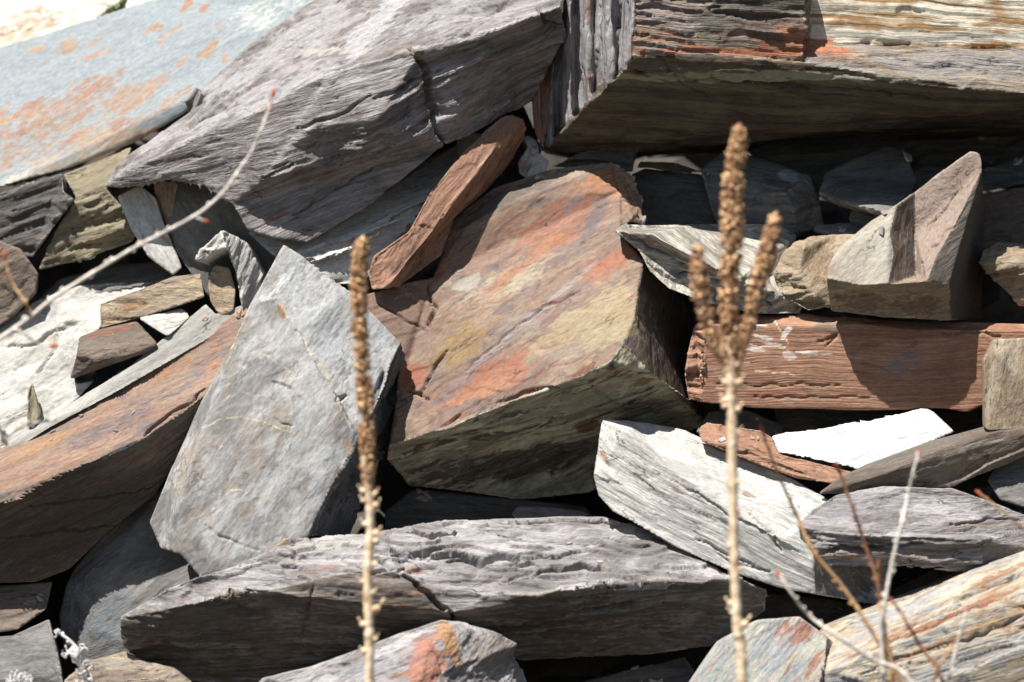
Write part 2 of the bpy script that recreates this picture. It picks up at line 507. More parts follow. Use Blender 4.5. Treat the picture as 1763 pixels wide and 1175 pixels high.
M['purple'] = rock_mat('slate_purple_grey', '696462', 'a5a0a1', '9a7c6a', 0.16, streak=(0.5, 3, 9), bump=0.7, dark=0.45)
M['olive'] = rock_mat('slate_olive', '6d6452', '8c836c', '8a5a34', 0.15, bump=0.5, dark=0.4)
M['stripe'] = rock_mat('slate_striped', '8c7c66', 'b8b0a0', 'ad7e50', 0.42, c3='8b8b8c', streak=(0.25, 3.5, 12), bump=0.8, dark=0.5)
M['shaft'] = rock_mat('slate_shaft', '80604e', 'a07a64', 'ab7355', 0.3, streak=(0.4, 3, 8), bump=0.6, dark=0.3)
M['orange_blue'] = rock_mat('slate_orange_blue', '7f858a', 'a5a294', 'a5643f', 0.4, streak=(0.5, 4, 8), bump=0.5, dark=0.2)

M['pinkish'] = rock_mat('slate_pinkish', '86746a', 'a29086', '9a7a5c', 0.08, streak=(0.4, 3, 7), bump=0.35, dark=0.3)
M['shaded_brown'] = rock_mat('slate_shaded_brown', '4b4139', '71655a', '6b4a32', 0.3, c3='5c5a5a', bump=0.45, dark=0.4, pale=0.1)  # darkened: paints shade on an underside, an end face and a groove
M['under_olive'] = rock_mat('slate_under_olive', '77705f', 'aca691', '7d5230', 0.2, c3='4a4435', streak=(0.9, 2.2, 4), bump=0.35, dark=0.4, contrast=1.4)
M['recess'] = rock_mat('slate_banded_cream', '97764e', 'd9d2c0', 'a06c3a', 0.3, streak=(0.18, 1.5, 9), bump=0.3, dark=0.4, contrast=1.8)
M['end_grey'] = rock_mat('slate_splinter_grey', '6e6b6e', 'a3a0a2', '96623f', 0.35, streak=(0.4, 3, 12), bump=0.6, dark=0.7, contrast=1.4)
M['layer_shaded'] = rock_mat('slate_layer_shaded', '4a4a49', '6c6b69', '7a5a3c', 0.15, bump=0.6, dark=0.6)  # darkened: shade of the tall slab's right side put into the colour
M['shaded_block'] = rock_mat('slate_shaded_block', '382f28', '5f5547', '5e4830', 0.2, streak=(0.25, 2, 5), bump=0.3, dark=0.5, pale=0.1, contrast=1.3)  # darkened: shade beneath the overhanging block painted in
M['ledge'] = rock_mat('slate_ledge', '7c7870', 'b7b2a8', '94704f', 0.2, streak=(0.3, 3, 14), bump=0.5, dark=0.7, contrast=1.6)
M['shaded_grey'] = rock_mat('slate_shaded_grey', '4c4641', '7c756f', '64462f', 0.25, c3='5a4c40', streak=(0.4, 2.5, 7), bump=0.5, dark=0.5, contrast=1.3)  # darkened: shade under the level slab painted into the colour
M['strip'] = rock_mat('slate_strip', '7f7d78', '9c9a95', None, 0, bump=0.3)
# ---- upper left
srnd = random.Random(9)
STREAKS = [((srnd.gauss(130, 95), srnd.gauss(215, 55)), (srnd.uniform(14, 46), srnd.uniform(3, 8)), srnd.uniform(22, 46), srnd.choice(('c98448', 'c07444', 'd09a60', 'b86e44')), srnd.uniform(0.6, 0.9)) for _ in range(46)] + \
          [((srnd.uniform(120, 400), srnd.uniform(40, 200)), (srnd.uniform(8, 24), srnd.uniform(3, 6)), srnd.uniform(25, 50), 'c8905c', srnd.uniform(0.4, 0.7)) for _ in range(18)]
R('slate_slab', 'broad pale blue-grey slab with orange rust patches, top left corner', 'rock slab',
  {'a': (-160, 392, 270), 'b': (0, 322, 260), 'c': (110, 294, 255), 'd': (230, 248, 250), 'e': (345, 180, 245), 'f': (560, 60, 240),
   'g': (640, -120, 330), 'h': (300, -14, 470), 'i': (270, 0, 470), 'j': (200, 20, 460), 'k': (125, 43, 465), 'l': (0, 82, 465), 'm': (-160, 140, 460)},
  [('s', 'abcdefghijklm')], M['pale_blue'], (0, 30), depth=60, vox=4.5,
  stains=STREAKS + [((95, 195), (150, 34), 24, 'b87c4c', 0.55), ((40, 250), (90, 40), 20, 'b8804c', 0.5), ((165, 150), (60, 24), 22, 'b07040', 0.55),
          ((170, 250), (90, 45), 20, 'cdb08c', 0.62), ((60, 300), (90, 28), 18, 'd6cdb8', 0.6), ((215, 170), (60, 25), 30, 'c89358', 0.6),
          ((320, 12), (20, 10), 40, 'bb7a40', 0.8), ((352, 15), (14, 7), 30, 'bb7a40', 0.8), ((270, 48), (14, 8), 0, 'bb7a40', 0.7),
          ((360, 85), (32, 9), 45, 'b98a58', 0.75), ((118, 80), (24, 12), 40, 'c08b58', 0.7), ((250, 155), (60, 12), 25, 'c08b58', 0.62),
          ((210, 210), (30, 14), 25, 'b0583c', 0.7), ((440, 25), (44, 32), 20, 'c9c8bc', 0.5), ((520, 0), (50, 40), 30, 'b4b9b8', 0.5), ((118, 240), (200, 60), 20, 'a88058', 0.42), ((60, 180), (40, 10), 20, 'b06c44', 0.7), ((300, 170), (50, 8), 35, 'c09060', 0.6)])
R('slate_boulder', 'sunlit cream boulder with peach stain filling the top left corner behind the pale slab', 'rock',
  {'a': (-160, 160, 520), 'b': (0, 100, 520), 'c': (125, 62, 520), 'd': (180, 40, 520), 'e': (212, 8, 540), 'f': (205, -60, 640), 'g': (-160, -60, 680)},
  [('m', 'abcdefg')], M['cream'], (0, 20), depth=120, vox=5, low=10,
  stains=[((40, 45), (90, 30), 15, 'cf9a74', 0.6)])
R('slate_boulder', 'small cream boulder above the top edge of the pale blue slab', 'rock',
  {'a': (205, 60, 530), 'b': (215, 10, 540), 'c': (235, -60, 640), 'd': (420, -90, 640), 'e': (420, 20, 530)},
  [('m', 'abcde')], M['cream'], (0, 20), depth=100, vox=5)
# big log
R('slate_block', 'long grey log-shaped slate block slanting up from its pointed snout to the top edge', 'rock block',
  {'a': (178, 322, 90), 'b': (200, 288, 110), 'c': (262, 238, 150), 'd': (330, 190, 180), 'e': (308, 172, 200), 'f': (352, 150, 220),
   'g': (430, 75, 260), 'h': (545, -5, 290), 'i': (600, -70, 320), 'j': (1010, -70, 250), 'k': (965, 8, 40), 'l': (830, 55, 10), 'm': (725, 92, 5),
   'n': (560, 128, 10), 'o': (400, 213, 25), 'p': (262, 272, 60),
   'q': (765, 250, 52), 'r': (640, 352, 58), 's': (560, 402, 50), 't': (528, 419, 46), 'u': (470, 410, 42), 'v': (428, 398, 42), 'w': (400, 352, 44),
   'x': (350, 316, 52), 'y': (290, 305, 62), 'z': (240, 318, 76), 'A': (920, 172, 150), 'B': (975, 60, 80), 'C': (600, 285, 8), 'D': (450, 310, 14), 'E': (648, 208, -34), 'F': (540, 215, -6)},
  [('m', 'abcdefghijklmnop'), ('q', 'aponDwxyz'), ('k', 'nmE'), ('k', 'mqE'), ('k', 'qCE'), ('k', 'CDFE'), ('k', 'DnF'), ('k', 'nEF'), ('m', 'DCqrstuvw'), ('k', 'mlkBAq')], M['log'], ((-0.25, -0.55, 0.80), 30), depth=200, shrink=0.8,
  vox=3.3, seed=42, low=12, step=1.4,
  cracks=[(10, 34, [(316, 182), (334, 176), (352, 162)]), (6, 12, [(700, 84), (735, 120), (740, 170), (750, 215), (766, 250)]), (4, 9, [(925, 10), (935, 35), (965, 45)]),
          (4, 8, [(510, 225), (590, 195), (640, 160)]), (4, 7, [(450, 305), (480, 295), (505, 280)]), (3, 6, [(335, 200), (385, 175), (430, 150)]),
          (5, 9, [(640, 170), (700, 150), (720, 135)]), (4, 7, [(770, 55), (840, 20), (880, -5)]), (4, 7, [(740, 70), (800, 62), (850, 30)]),
          (4, 8, [(500, 375), (560, 340), (640, 290)])],
  stains=[((478, 372), (26, 8), 25, 'a9694a', 0.85), ((735, 150), (10, 60), 10, '7d5f38', 0.7), ((480, 95), (28, 5), 10, 'b3835a', 0.7),
          ((560, 85), (60, 8), 5, 'b7aea0', 0.7), ((690, 90), (30, 6), -10, 'ad8d6a', 0.7), ((640, 45), (120, 22), 45, 'b9b7ba', 0.8), ((520, 60), (120, 30), 35, 'a8a6a8', 0.7), ((760, 20), (120, 20), 30, 'a3a1a4', 0.6), ((420, 130), (80, 22), 35, 'aaa8aa', 0.7),  # pale grey patches lighten the sunlit top by colour
          ((460, 160), (90, 20), 25, 'a5a3a8', 0.6), ((350, 205), (50, 14), 25, 'b5b2ae', 0.6), ((590, 250), (100, 40), 10, '75695f', 0.55),
          ((840, 170), (90, 12), 35, '857a66', 0.6)])
# dark rocks below the pale slab
R('dark_stone', 'dark craggy stone at the left edge directly under the pale blue slab', 'rock',
  {'a': (-160, 380, 190), 'b': (0, 332, 180), 'c': (108, 297, 175), 'd': (110, 330, 150), 'e': (128, 344, 145), 'f': (95, 388, 150), 'g': (55, 445, 165), 'h': (0, 425, 170), 'i': (-160, 440, 180)},
  [('r', 'abcdefghi')], M['dark'], ((-.3, -.4, .85), 25), depth=150, vox=4)
R('dark_stone', 'dark olive-grey stone hanging under the pale slab beside the snout of the log', 'rock',
  {'a': (108, 300, 200), 'b': (225, 252, 200), 'c': (215, 290, 165), 'd': (182, 324, 155), 'e': (205, 350, 150), 'f': (240, 398, 145), 'g': (225, 418, 150), 'h': (150, 446, 165), 'i': (66, 465, 170), 'j': (95, 395, 165), 'k': (130, 340, 160)},
  [('m', 'abcdk'), ('r', 'kdefghij')], M['olive'], ((-.3, -.4, .85), 40), depth=130, vox=4)
R('dark_stone', 'rounded dark purplish stone at the left edge below the craggy one', 'rock',
  {'a': (-120, 420, 150), 'b': (0, 415, 140), 'c': (35, 428, 130), 'd': (66, 470, 120), 'e': (62, 505, 120), 'f': (25, 545, 125), 'g': (-20, 575, 130), 'h': (-120, 580, 150)},
  [('m', 'abcdefgh')], M['brownish'], (0, 20), depth=120, vox=4)
# pale angular rubble centre left
R('pale_stone', 'pale streaky oblong stone leaning below the snout of the log', 'rock',
  {'a': (202, 338, 140), 'b': (240, 318, 150), 'c': (268, 340, 135), 'd': (282, 385, 120), 'e': (313, 462, 95), 'f': (298, 474, 95), 'g': (255, 442, 110), 'h': (225, 395, 125)},
  [('s', 'abcdefgh')], M['white_grey'], (0, -60), depth=70, vox=3.4, seed=3)
R('tan_stone', 'narrow tan stone edge right beside the pale oblong stone', 'rock',
  {'a': (268, 312, 150), 'b': (306, 312, 140), 'c': (300, 350, 135), 'd': (297, 385, 130), 'e': (300, 440, 130), 'f': (285, 385, 150), 'g': (270, 345, 155)},
  [('m', 'abcdefg')], M['tan'], (0, 80), depth=60, vox=3.4)
R('grey_stone', 'smooth grey stone in the shadow of the log, behind the jagged arch stone', 'rock',
  {'a': (300, 305, 150), 'b': (380, 300, 150), 'c': (440, 370, 130), 'd': (490, 420, 120), 'e': (450, 490, 120), 'f': (400, 545, 110), 'g': (345, 500, 110), 'h': (300, 430, 120), 'i': (292, 380, 130)},
  [('s', 'abcdefghi')], M['dark_blue'], (0, -50), depth=110, vox=4)
R('jagged_stone', 'jagged arch-shaped grey stone with a hollow and one bright side', 'rock',
  {'a': (335, 448, 60), 'b': (352, 425, 50), 'c': (385, 396, 35), 'd': (428, 418, 70), 'e': (455, 470, 75), 'f': (440, 530, 60), 'g': (418, 545, 45),
   'h': (405, 470, 40), 'i': (390, 428, 20), 'j': (372, 438, 40), 'k': (352, 455, 55)},
  [('r', 'abcijk'), ('m', 'cdefghi')], M['white_grey'], ((-.6, -.5, .5), 50), depth=60, shrink=0.95, vox=3, lean=(8, -5))
R('tan_stone', 'round tan streaked stone tucked under the jagged arch stone', 'rock',
  {'a': (358, 478, 60), 'b': (370, 455, 70), 'c': (395, 462, 62), 'd': (405, 500, 50), 'e': (402, 535, 45), 'f': (380, 548, 48), 'g': (362, 520, 55)},
  [('m', 'abcdefg')], M['tan'], (0, -10), depth=60, vox=3)
R('bleached_slab', 'broad sun-bleached whitish slab lying at the left edge', 'rock slab',
  {'a': (-160, 640, 140), 'b': (0, 560, 150), 'c': (60, 518, 160), 'd': (140, 490, 180), 'e': (262, 482, 190), 'f': (300, 500, 170), 'g': (175, 560, 100), 'h': (150, 600, 85), 'i': (128, 660, 70),
   'j': (165, 655, 70), 'k': (110, 712, 50), 'l': (60, 740, 40), 'm': (0, 790, 20), 'n': (-160, 850, 10)},
  [('m', 'abcdefghijklmn')], M['white'], (0, 30), depth=60, vox=3.8, low=9, step=0.8, cracks=[(3, 8, [(0, 600), (60, 590), (110, 560), (150, 555)]), (3, 7, [(60, 640), (95, 610), (100, 570)])], stains=[((70, 690), (30, 40), 70, '8c8c8a', 0.55), ((180, 490), (60, 12), 20, '96928c', 0.6)])
R('grey_chip', 'small upright grey chip standing on the bleached slab above the forked twig', 'rock',
  {'a': (44, 735, 20), 'b': (46, 668, 30), 'c': (56, 655, 35), 'd': (66, 690, 30), 'e': (72, 712, 25), 'f': (58, 742, 15)},
  [('m', 'abcdef')], M['olive'], (0, 80), depth=25, vox=2.6)
R('grey_slab', 'flat grey slab in shade behind the bleached slab and under the black gap', 'rock slab',
  {'a': (60, 520, 185), 'b': (100, 480, 215), 'c': (200, 455, 240), 'd': (290, 450, 230), 'e': (345, 470, 190), 'f': (300, 482, 165), 'g': (200, 500, 170), 'h': (130, 515, 170)},
  [('s', 'abcdefgh')], M['dark_blue'], (0, 20), depth=50, vox=4)
R('stone_lath', 'lath of tan-grey slate with a shaded right end lying across the bleached slab', 'rock',
  {'a': (170, 522, 100), 'b': (300, 474, 90), 'c': (345, 470, 85), 'd': (352, 512, 70), 'e': (255, 544, 80), 'f': (170, 568, 85)},
  [('m', 'abcdef')], M['tan'], ((0, -.5, .85), 20), depth=70, vox=3.2, stains=[((220, 530), (40, 12), 18, 'a3753f', 0.7)])
R('brown_stone', 'dark reddish brown wedge below the tan lath', 'rock',
  {'a': (135, 580, 62), 'b': (170, 566, 66), 'c': (236, 552, 70), 'd': (272, 592, 40), 'e': (165, 626, 32), 'f': (132, 606, 40), 'g': (118, 655, 52), 'h': (245, 612, 60)},
  [('s', 'abcdef'), ('m', 'fedhg')], M['brownish'], (0, 15), depth=60, vox=3, stains=[((200, 568), (60, 8), 15, '9a5a34', 0.8)])
R('pale_flake', 'small pale triangular flake right of the reddish brown wedge', 'rock',
  {'a': (236, 548, 75), 'b': (315, 530, 85), 'c': (328, 545, 65), 'd': (288, 582, 45)},
  [('s', 'abcd')], M['white'], (0, 15), depth=25, vox=3)
R('pale_strip', 'long thin pale strip of slate along the upper edge of the rusty slab', 'rock slab',
  {'a': (355, 522, 70), 'b': (372, 540, 52), 'c': (430, 520, 55), 'd': (400, 560, 40), 'e': (210, 670, 5), 'f': (80, 740, -5), 'g': (-100, 860, -10), 'h': (-100, 815, 30), 'i': (70, 725, 35), 'j': (190, 658, 45)},
  [('s', 'abcdefghij')], M['strip'], (0, 33), depth=45, vox=2.6, low=3, step=0.4)
R('rusty_slab', 'thick pinkish rust-coloured slab with a dark underside coming in from the left edge', 'rock slab',
  {'a': (-160, 875, 20), 'b': (0, 768, 20), 'c': (80, 728, 22), 'd': (200, 668, 28), 'e': (300, 612, 38), 'f': (425, 528, 50), 'g': (450, 600, 0),
   'h': (350, 678, -40), 'i': (310, 720, -55), 'j': (250, 752, -70), 'k': (170, 790, -85), 'l': (80, 840, -100), 'm': (33, 866, -110), 'n': (18, 846, -100), 'o': (-160, 905, -100),
   'p': (300, 800, 10), 'q': (268, 852, 25), 'r': (180, 920, 10), 's': (120, 980, -10), 't': (60, 1002, -20), 'u': (-160, 1010, -30), 'v': (345, 695, -25)},
  [('s', 'abcdefghijklmno'), ('q', 'hvpqrstuonmlkji')], M['rust_slab'], (0, 28), fmat=[([1], M['shaded_brown'])], depth=200, shrink=0.9, vox=2.7, low=4, seed=23,
  cracks=[(3.5, 8, [(50, 872), (150, 862), (260, 845)]), (3, 6, [(0, 930), (100, 915), (200, 905)]), (4, 8, [(250, 750), (285, 715), (330, 690), (350, 670)])],
  stains=[((120, 690), (60, 16), 30, 'b3824a', 0.6), ((60, 770), (80, 14), 25, 'bb8a55', 0.66), ((290, 640), (60, 12), 35, 'b38050', 0.66), ((330, 600), (80, 10), 33, '8a5650', 0.6),
          ((200, 730), (110, 20), 30, '6c5a5c', 0.6), ((150, 900), (230, 60), 20, '6a5b49', 0.9, [1]), ((80, 970), (150, 40), 20, '6e5238', 0.7, [1]), ((230, 870), (100, 60), 20, '5c5444', 0.9, [1])])  # dark underside patches deepen the painted shade
# tall slab
R('tall_slab', 'tall upright grey slab with a pointed top and pale quartz veins in the left middle', 'rock slab',
  {'a': (488, 421, -30), 'b': (522, 442, -32), 'c': (555, 482, -40), 'd': (610, 505, -58), 'e': (642, 542, -58), 'f': (691, 592, -66), 'g': (648, 700, -128), 'h': (612, 748, -150),
   'i': (590, 690, -142), 'j': (510, 570, -95), 'k': (475, 514, -78), 'l': (430, 525, -72), 'm': (595, 795, -165), 'n': (530, 925, -205), 'o': (440, 965, -225), 'p': (345, 995, -235),
   'q': (310, 955, -225), 'r': (305, 880, -215), 's': (335, 780, -182), 't': (402, 590, -102), 'u': (350, 683, -110), 'v': (298, 800, -150), 'w': (257, 900, -180), 'x': (277, 945, -190),
   'y': (698, 640, 30), 'z': (672, 710, 30), 'A': (652, 800, 20), 'B': (624, 860, -10), 'C': (602, 922, -30)},
  [('s', 'abcdefghijkl'), ('s', 'ltusrqponmhijk'), ('s', 'uvwxqrs'), ('x', 'fyzABCnmhg')],
  M['tall'], (1, 55), fmat=[([3], M['layer_shaded'])], veins=[(2.4, 'bfae90', 0.7, [(350, 735), (400, 715), (450, 725), (500, 745), (520, 755)]), (2.2, 'bfae90', 0.6, [(370, 850), (400, 845), (440, 850), (480, 865)]), (2.4, 'c4b394', 0.7, [(475, 514), (510, 572), (560, 640), (608, 742)]),
   (2, 'bfae90', 0.55, [(340, 800), (380, 770), (430, 765), (470, 775)]), (2, 'bfae90', 0.55, [(440, 600), (500, 640), (540, 700)]), (2, 'b9ab92', 0.5, [(330, 920), (380, 880), (400, 860)]), (2.2, 'c4b394', 0.6, [(425, 535), (400, 590), (345, 683)]), (2, 'bfae90', 0.5, [(480, 800), (510, 820), (530, 860)])], depth=110, shrink=0.92, vox=3.2, low=3, step=0.9, seed=11,
  cracks=[(3, 4, [(508, 568), (550, 630), (600, 705)]), (4, 9, [(578, 690), (596, 680)]), (3, 4, [(470, 655), (500, 670), (520, 690)]), (2.5, 3, [(350, 905), (400, 935), (450, 950)]),
          (2.5, 3, [(470, 720), (500, 735)]), (5, 14, [(660, 640), (640, 700)]), (5, 12, [(672, 660), (640, 740)])],
  stains=[((484, 535), (7, 20), 15, 'a87a3c', 0.9), ((470, 467), (10, 5), 0, 'b08850', 0.85), ((550, 560), (110, 26), -52, 'a9b0b6', 0.7), ((620, 640), (60, 30), -60, 'a7adb3', 0.7),
          ((520, 470), (40, 22), -45, 'a3a7ab', 0.65), ((600, 600), (260, 130), -50, 'b4b6b8', 0.6, [0]), ((560, 820), (100, 26), 65, 'a9adaf', 0.6), ((520, 720), (60, 14), 70, 'a4a8aa', 0.5), ((470, 850), (70, 26), 60, 'aeb2b4', 0.55),
          ((345, 850), (40, 18), 70, 'a6a8a8', 0.5), ((370, 870), (36, 12), 60, '97795f', 0.35), ((425, 945), (50, 16), 20, 'a9acad', 0.55), ((440, 650), (70, 30), 60, '75716f', 0.5),
          ((598, 765), (9, 20), 10, 'a87648', 0.75), ((630, 820), (60, 28), 65, '4a4b4a', 0.7, [3])])  # dark patch adds painted shade to the right side
# quartz veins on it are thin mineral lines (see veins below)
# reddish shaft and neighbours
R('reddish_shaft', 'slender reddish brown shaft of slate standing between the log and the rusty block', 'rock',
  {'a': (634, 470, 10), 'b': (642, 440, 10), 'c': (702, 398, 20), 'd': (740, 330, 40), 'e': (798, 262, 65), 'f': (863, 204, 90), 'g': (882, 198, 95), 'h': (902, 206, 100), 'i': (860, 245, 70),
   'j': (820, 300, 40), 'k': (775, 345, 20), 'l': (745, 400, 5), 'm': (662, 498, -5), 'n': (906, 232, 140), 'o': (872, 285, 130), 'p': (828, 335, 110), 'q': (788, 362, 90), 'r': (760, 440, 60), 's': (690, 492, 35), 't': (640, 500, 10)},
  [('m', 'abcdefghijklmt'), ('m', 'hnopqrsmlkji')], M['shaft'], ((-.5, -.6, .5), 52), depth=60, shrink=0.9, vox=3.0, seed=7,
  stains=[((700, 440), (60, 20), 40, '6f4c42', 0.7), ((800, 300), (240, 40), 50, 'a97a5e', 0.8, [0])])  # long patch paints the sunlit left strip brighter
R('grey_slab', 'grey slab in the shadow under the log with a bright rim above the first dried stalk', 'rock slab',
  {'a': (425, 400, 125), 'b': (560, 380, 150), 'c': (690, 300, 190), 'd': (800, 240, 220), 'e': (790, 320, 130), 'f': (735, 362, 90), 'g': (685, 390, 70), 'h': (605, 430, 55), 'i': (540, 462, 50),
   'j': (480, 450, 60), 'k': (565, 492, 60), 'l': (620, 490, 65), 'm': (690, 430, 80), 'n': (770, 360, 120)},
  [('s', 'abcdefghij'), ('x', 'jihgfenmlk')], M['white_grey'], (0, 30), depth=90, vox=3.6, seed=31)
R('pale_stone', 'small grey stone wedged between the log and the top of the reddish shaft', 'rock',
  {'a': (786, 236, 175), 'b': (815, 228, 180), 'c': (850, 232, 180), 'd': (835, 262, 165), 'e': (800, 300, 160), 'f': (790, 270, 165)},
  [('m', 'abcdef')], M['white_grey'], (0, 20), depth=60, vox=3.6)
R('pale_stone', 'pale pinkish knob of stone beside the left foot of the big overhanging block', 'rock',
  {'a': (893, 300, 150), 'b': (890, 280, 150), 'c': (908, 252, 155), 'd': (898, 238, 165), 'e': (910, 232, 170), 'f': (926, 242, 160), 'g': (930, 265, 145), 'h': (948, 278, 135), 'i': (940, 298, 130), 'j': (915, 315, 135)},
  [('m', 'abcdefghij')], M['white_grey'], (0, 60), depth=60, vox=3.2, stains=[((900, 285), (12, 20), 80, 'b08560', 0.7)])
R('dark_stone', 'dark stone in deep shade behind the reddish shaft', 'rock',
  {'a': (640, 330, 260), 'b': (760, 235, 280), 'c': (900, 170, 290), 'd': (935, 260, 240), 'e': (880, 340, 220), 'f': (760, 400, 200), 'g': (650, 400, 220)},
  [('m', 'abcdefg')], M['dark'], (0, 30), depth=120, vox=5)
# central rusty block
R('rusty_block', 'large central block with an orange and ochre stained face', 'rock block',
  {'a': (668, 767, -60), 'b': (720, 750, -75), 'c': (760, 742, -85), 'd': (880, 690, -110), 'e': (960, 660, -120), 'f': (1005, 645, -128), 'g': (1050, 622, -132), 'h': (1075, 590, -115),
   'i': (1092, 545, -92), 'j': (1098, 500, -60), 'k': (1108, 450, -25), 'l': (1068, 402, 15), 'm': (1085, 380, 35), 'n': (1108, 385, 70), 'o': (1104, 345, 90), 'p': (1090, 305, 105), 'q': (1060, 281, 110),
   'r': (1000, 284, 130), 's': (945, 292, 130), 't': (852, 322, 125), 'u': (800, 362, 110), 'v': (765, 392, 95), 'w': (762, 440, 70), 'x': (745, 478, 50), 'y': (690, 490, 38), 'z': (615, 510, 20),
   'A': (640, 560, 0), 'B': (690, 620, -20), 'C': (680, 700, -45), 'D': (1010, 300, 92), 'E': (880, 345, 75), 'F': (800, 395, 68), 'G': (1070, 330, 75),
   'H': (1180, 520, 170), 'I': (1205, 600, 150), 'J': (1215, 730, 110), 'K': (1120, 640, -95), 'L': (1190, 690, 40), 'M': (1030, 800, 90), 'N': (1018, 850, 100), 'O': (900, 862, 100), 'P': (800, 848, 95), 'Q': (705, 838, 60), 'S': (664, 792, -20)},
  [('s', 'abcdefghijklGDEFvwxyzABC'), ('x', 'lmnopqDG'), ('x', 'qrstuvFED'), ('s', 'kHIJLKhij'), ('m', 'SabcdefghKLJMNOPQ')],
  M['rusty'], (0, 32), fmat=[([4], M['under_olive']), ([3], M['shaded_brown'])], depth=200, shrink=0.85, vox=3.3, seed=5, low=5, step=1.1,  # brown material paints shade on the right end facet
  cracks=[(3, 5, [(650, 520), (700, 552), (735, 570)]), (4, 8, [(768, 605), (745, 640), (722, 680)]), (2.5, 4, [(800, 640), (870, 580), (930, 535), (1000, 500)]),
          (3, 7, [(700, 672), (740, 685)]), (4, 7, [(855, 690), (920, 672), (960, 662)]), (5, 9, [(735, 495), (748, 530), (738, 560)]), (3, 6, [(760, 735), (790, 715)]),
          (2.5, 4, [(1000, 660), (1040, 680), (1090, 710)])],
  stains=[((700, 560), (90, 60), 40, '8c6a58', 0.75, [0]), ((705, 650), (40, 30), 60, 'b4623c', 0.95, [0]), ((860, 640), (130, 30), 25, 'b96a44', 0.85), ((840, 668), (90, 14), 20, 'cf8450', 0.8), ((800, 592), (60, 34), 35, 'a5813f', 0.85),
          ((900, 560), (90, 30), 40, '8e7f78', 0.6), ((880, 480), (90, 26), 30, 'a89c7e', 0.7), ((840, 420), (110, 30), 35, '96705c', 0.8), ((960, 385), (120, 46), 42, 'ac6848', 0.85), ((1045, 320), (30, 50), 70, 'c4854c', 0.85),
          ((1025, 372), (52, 16), 60, '645c60', 0.9), ((985, 350), (26, 9), 50, '77686c', 0.7), ((900, 455), (110, 12), 38, 'c07a4a', 0.8), ((1040, 455), (60, 26), 30, 'bd7046', 0.85), ((1010, 570), (120, 50), 18, 'b7a57a', 0.85), ((1060, 530), (60, 50), 18, 'b9a274', 0.8),
          ((900, 690), (60, 10), 20, 'b98450', 0.8, [0]), ((960, 610), (60, 12), 20, '7c6a68', 0.6), ((930, 532), (200, 6), 41, 'a09aa0', 0.6), ((790, 660), (70, 12), 40, '7d6e70', 0.7), ((805, 488), (36, 14), 10, '9d9a8c', 0.9),
          ((870, 352), (110, 26), 30, '58524c', 0.9, [2]), ((985, 294), (60, 14), 10, '99927c', 0.8, [2]), ((930, 345), (16, 4), 35, '4a3430', 0.9), ((1085, 350), (30, 60), 80, '9a7a5c', 0.6, [1]),
          ((1010, 735), (34, 10), 10, '8d5a2c', 0.95, [4]), ((940, 712), (18, 6), 10, '8d5a2c', 0.9, [4]), ((1105, 660), (24, 9), 10, '8a6830', 0.9, [4]), ((870, 800), (200, 26), 10, '4f4a38', 0.8, [4]), ((1000, 690), (120, 20), 10, '9a967c', 0.8, [4])])
# ---- upper right
def _end():
    V = {}; bots = ''; F = []
    xs = [1092, 1078, 1073, 1060, 1054, 1046, 1041, 1024, 1017, 1010, 1003, 990, 984, 975, 968, 958, 952, 944, 938, 930]
    st = [0, 0, 1, 1, 0, 0, 1, 1, 0, 0, 1, 1, 0, 0, 1, 1, 0, 0, 1, 0]
    jit = random.Random(5)
    tops = []
    for k, (x, s_) in enumerate(zip(xs, st)):
        d = -80 + (1092 - x) * 1.44 + (34 if s_ else 0) - (0 if k in (0, 19) else jit.uniform(0, 10))
        yb = 100 + (1092 - x) * 0.98 + (0 if k in (0, 19) else jit.uniform(-8, 10) - 6 * s_)
        yt = -70 if x >= 985 else float(np.interp(x, [930, 945, 960, 985], [238, 165, 60, -70]))
        tk, bk = chr(0x100 + k), chr(0x200 + k)
        V[tk] = (x, yt, d); V[bk] = (x, yb, d); tops.append(tk); bots += bk
    for k in range(len(xs) - 1):
        F.append((('r', 'm', 'k')[(k * 7) % 3], tops[k] + tops[k + 1] + bots[k + 1] + bots[k]))
    return V, F, tops, bots
EV, EF, ET, EB = _end()
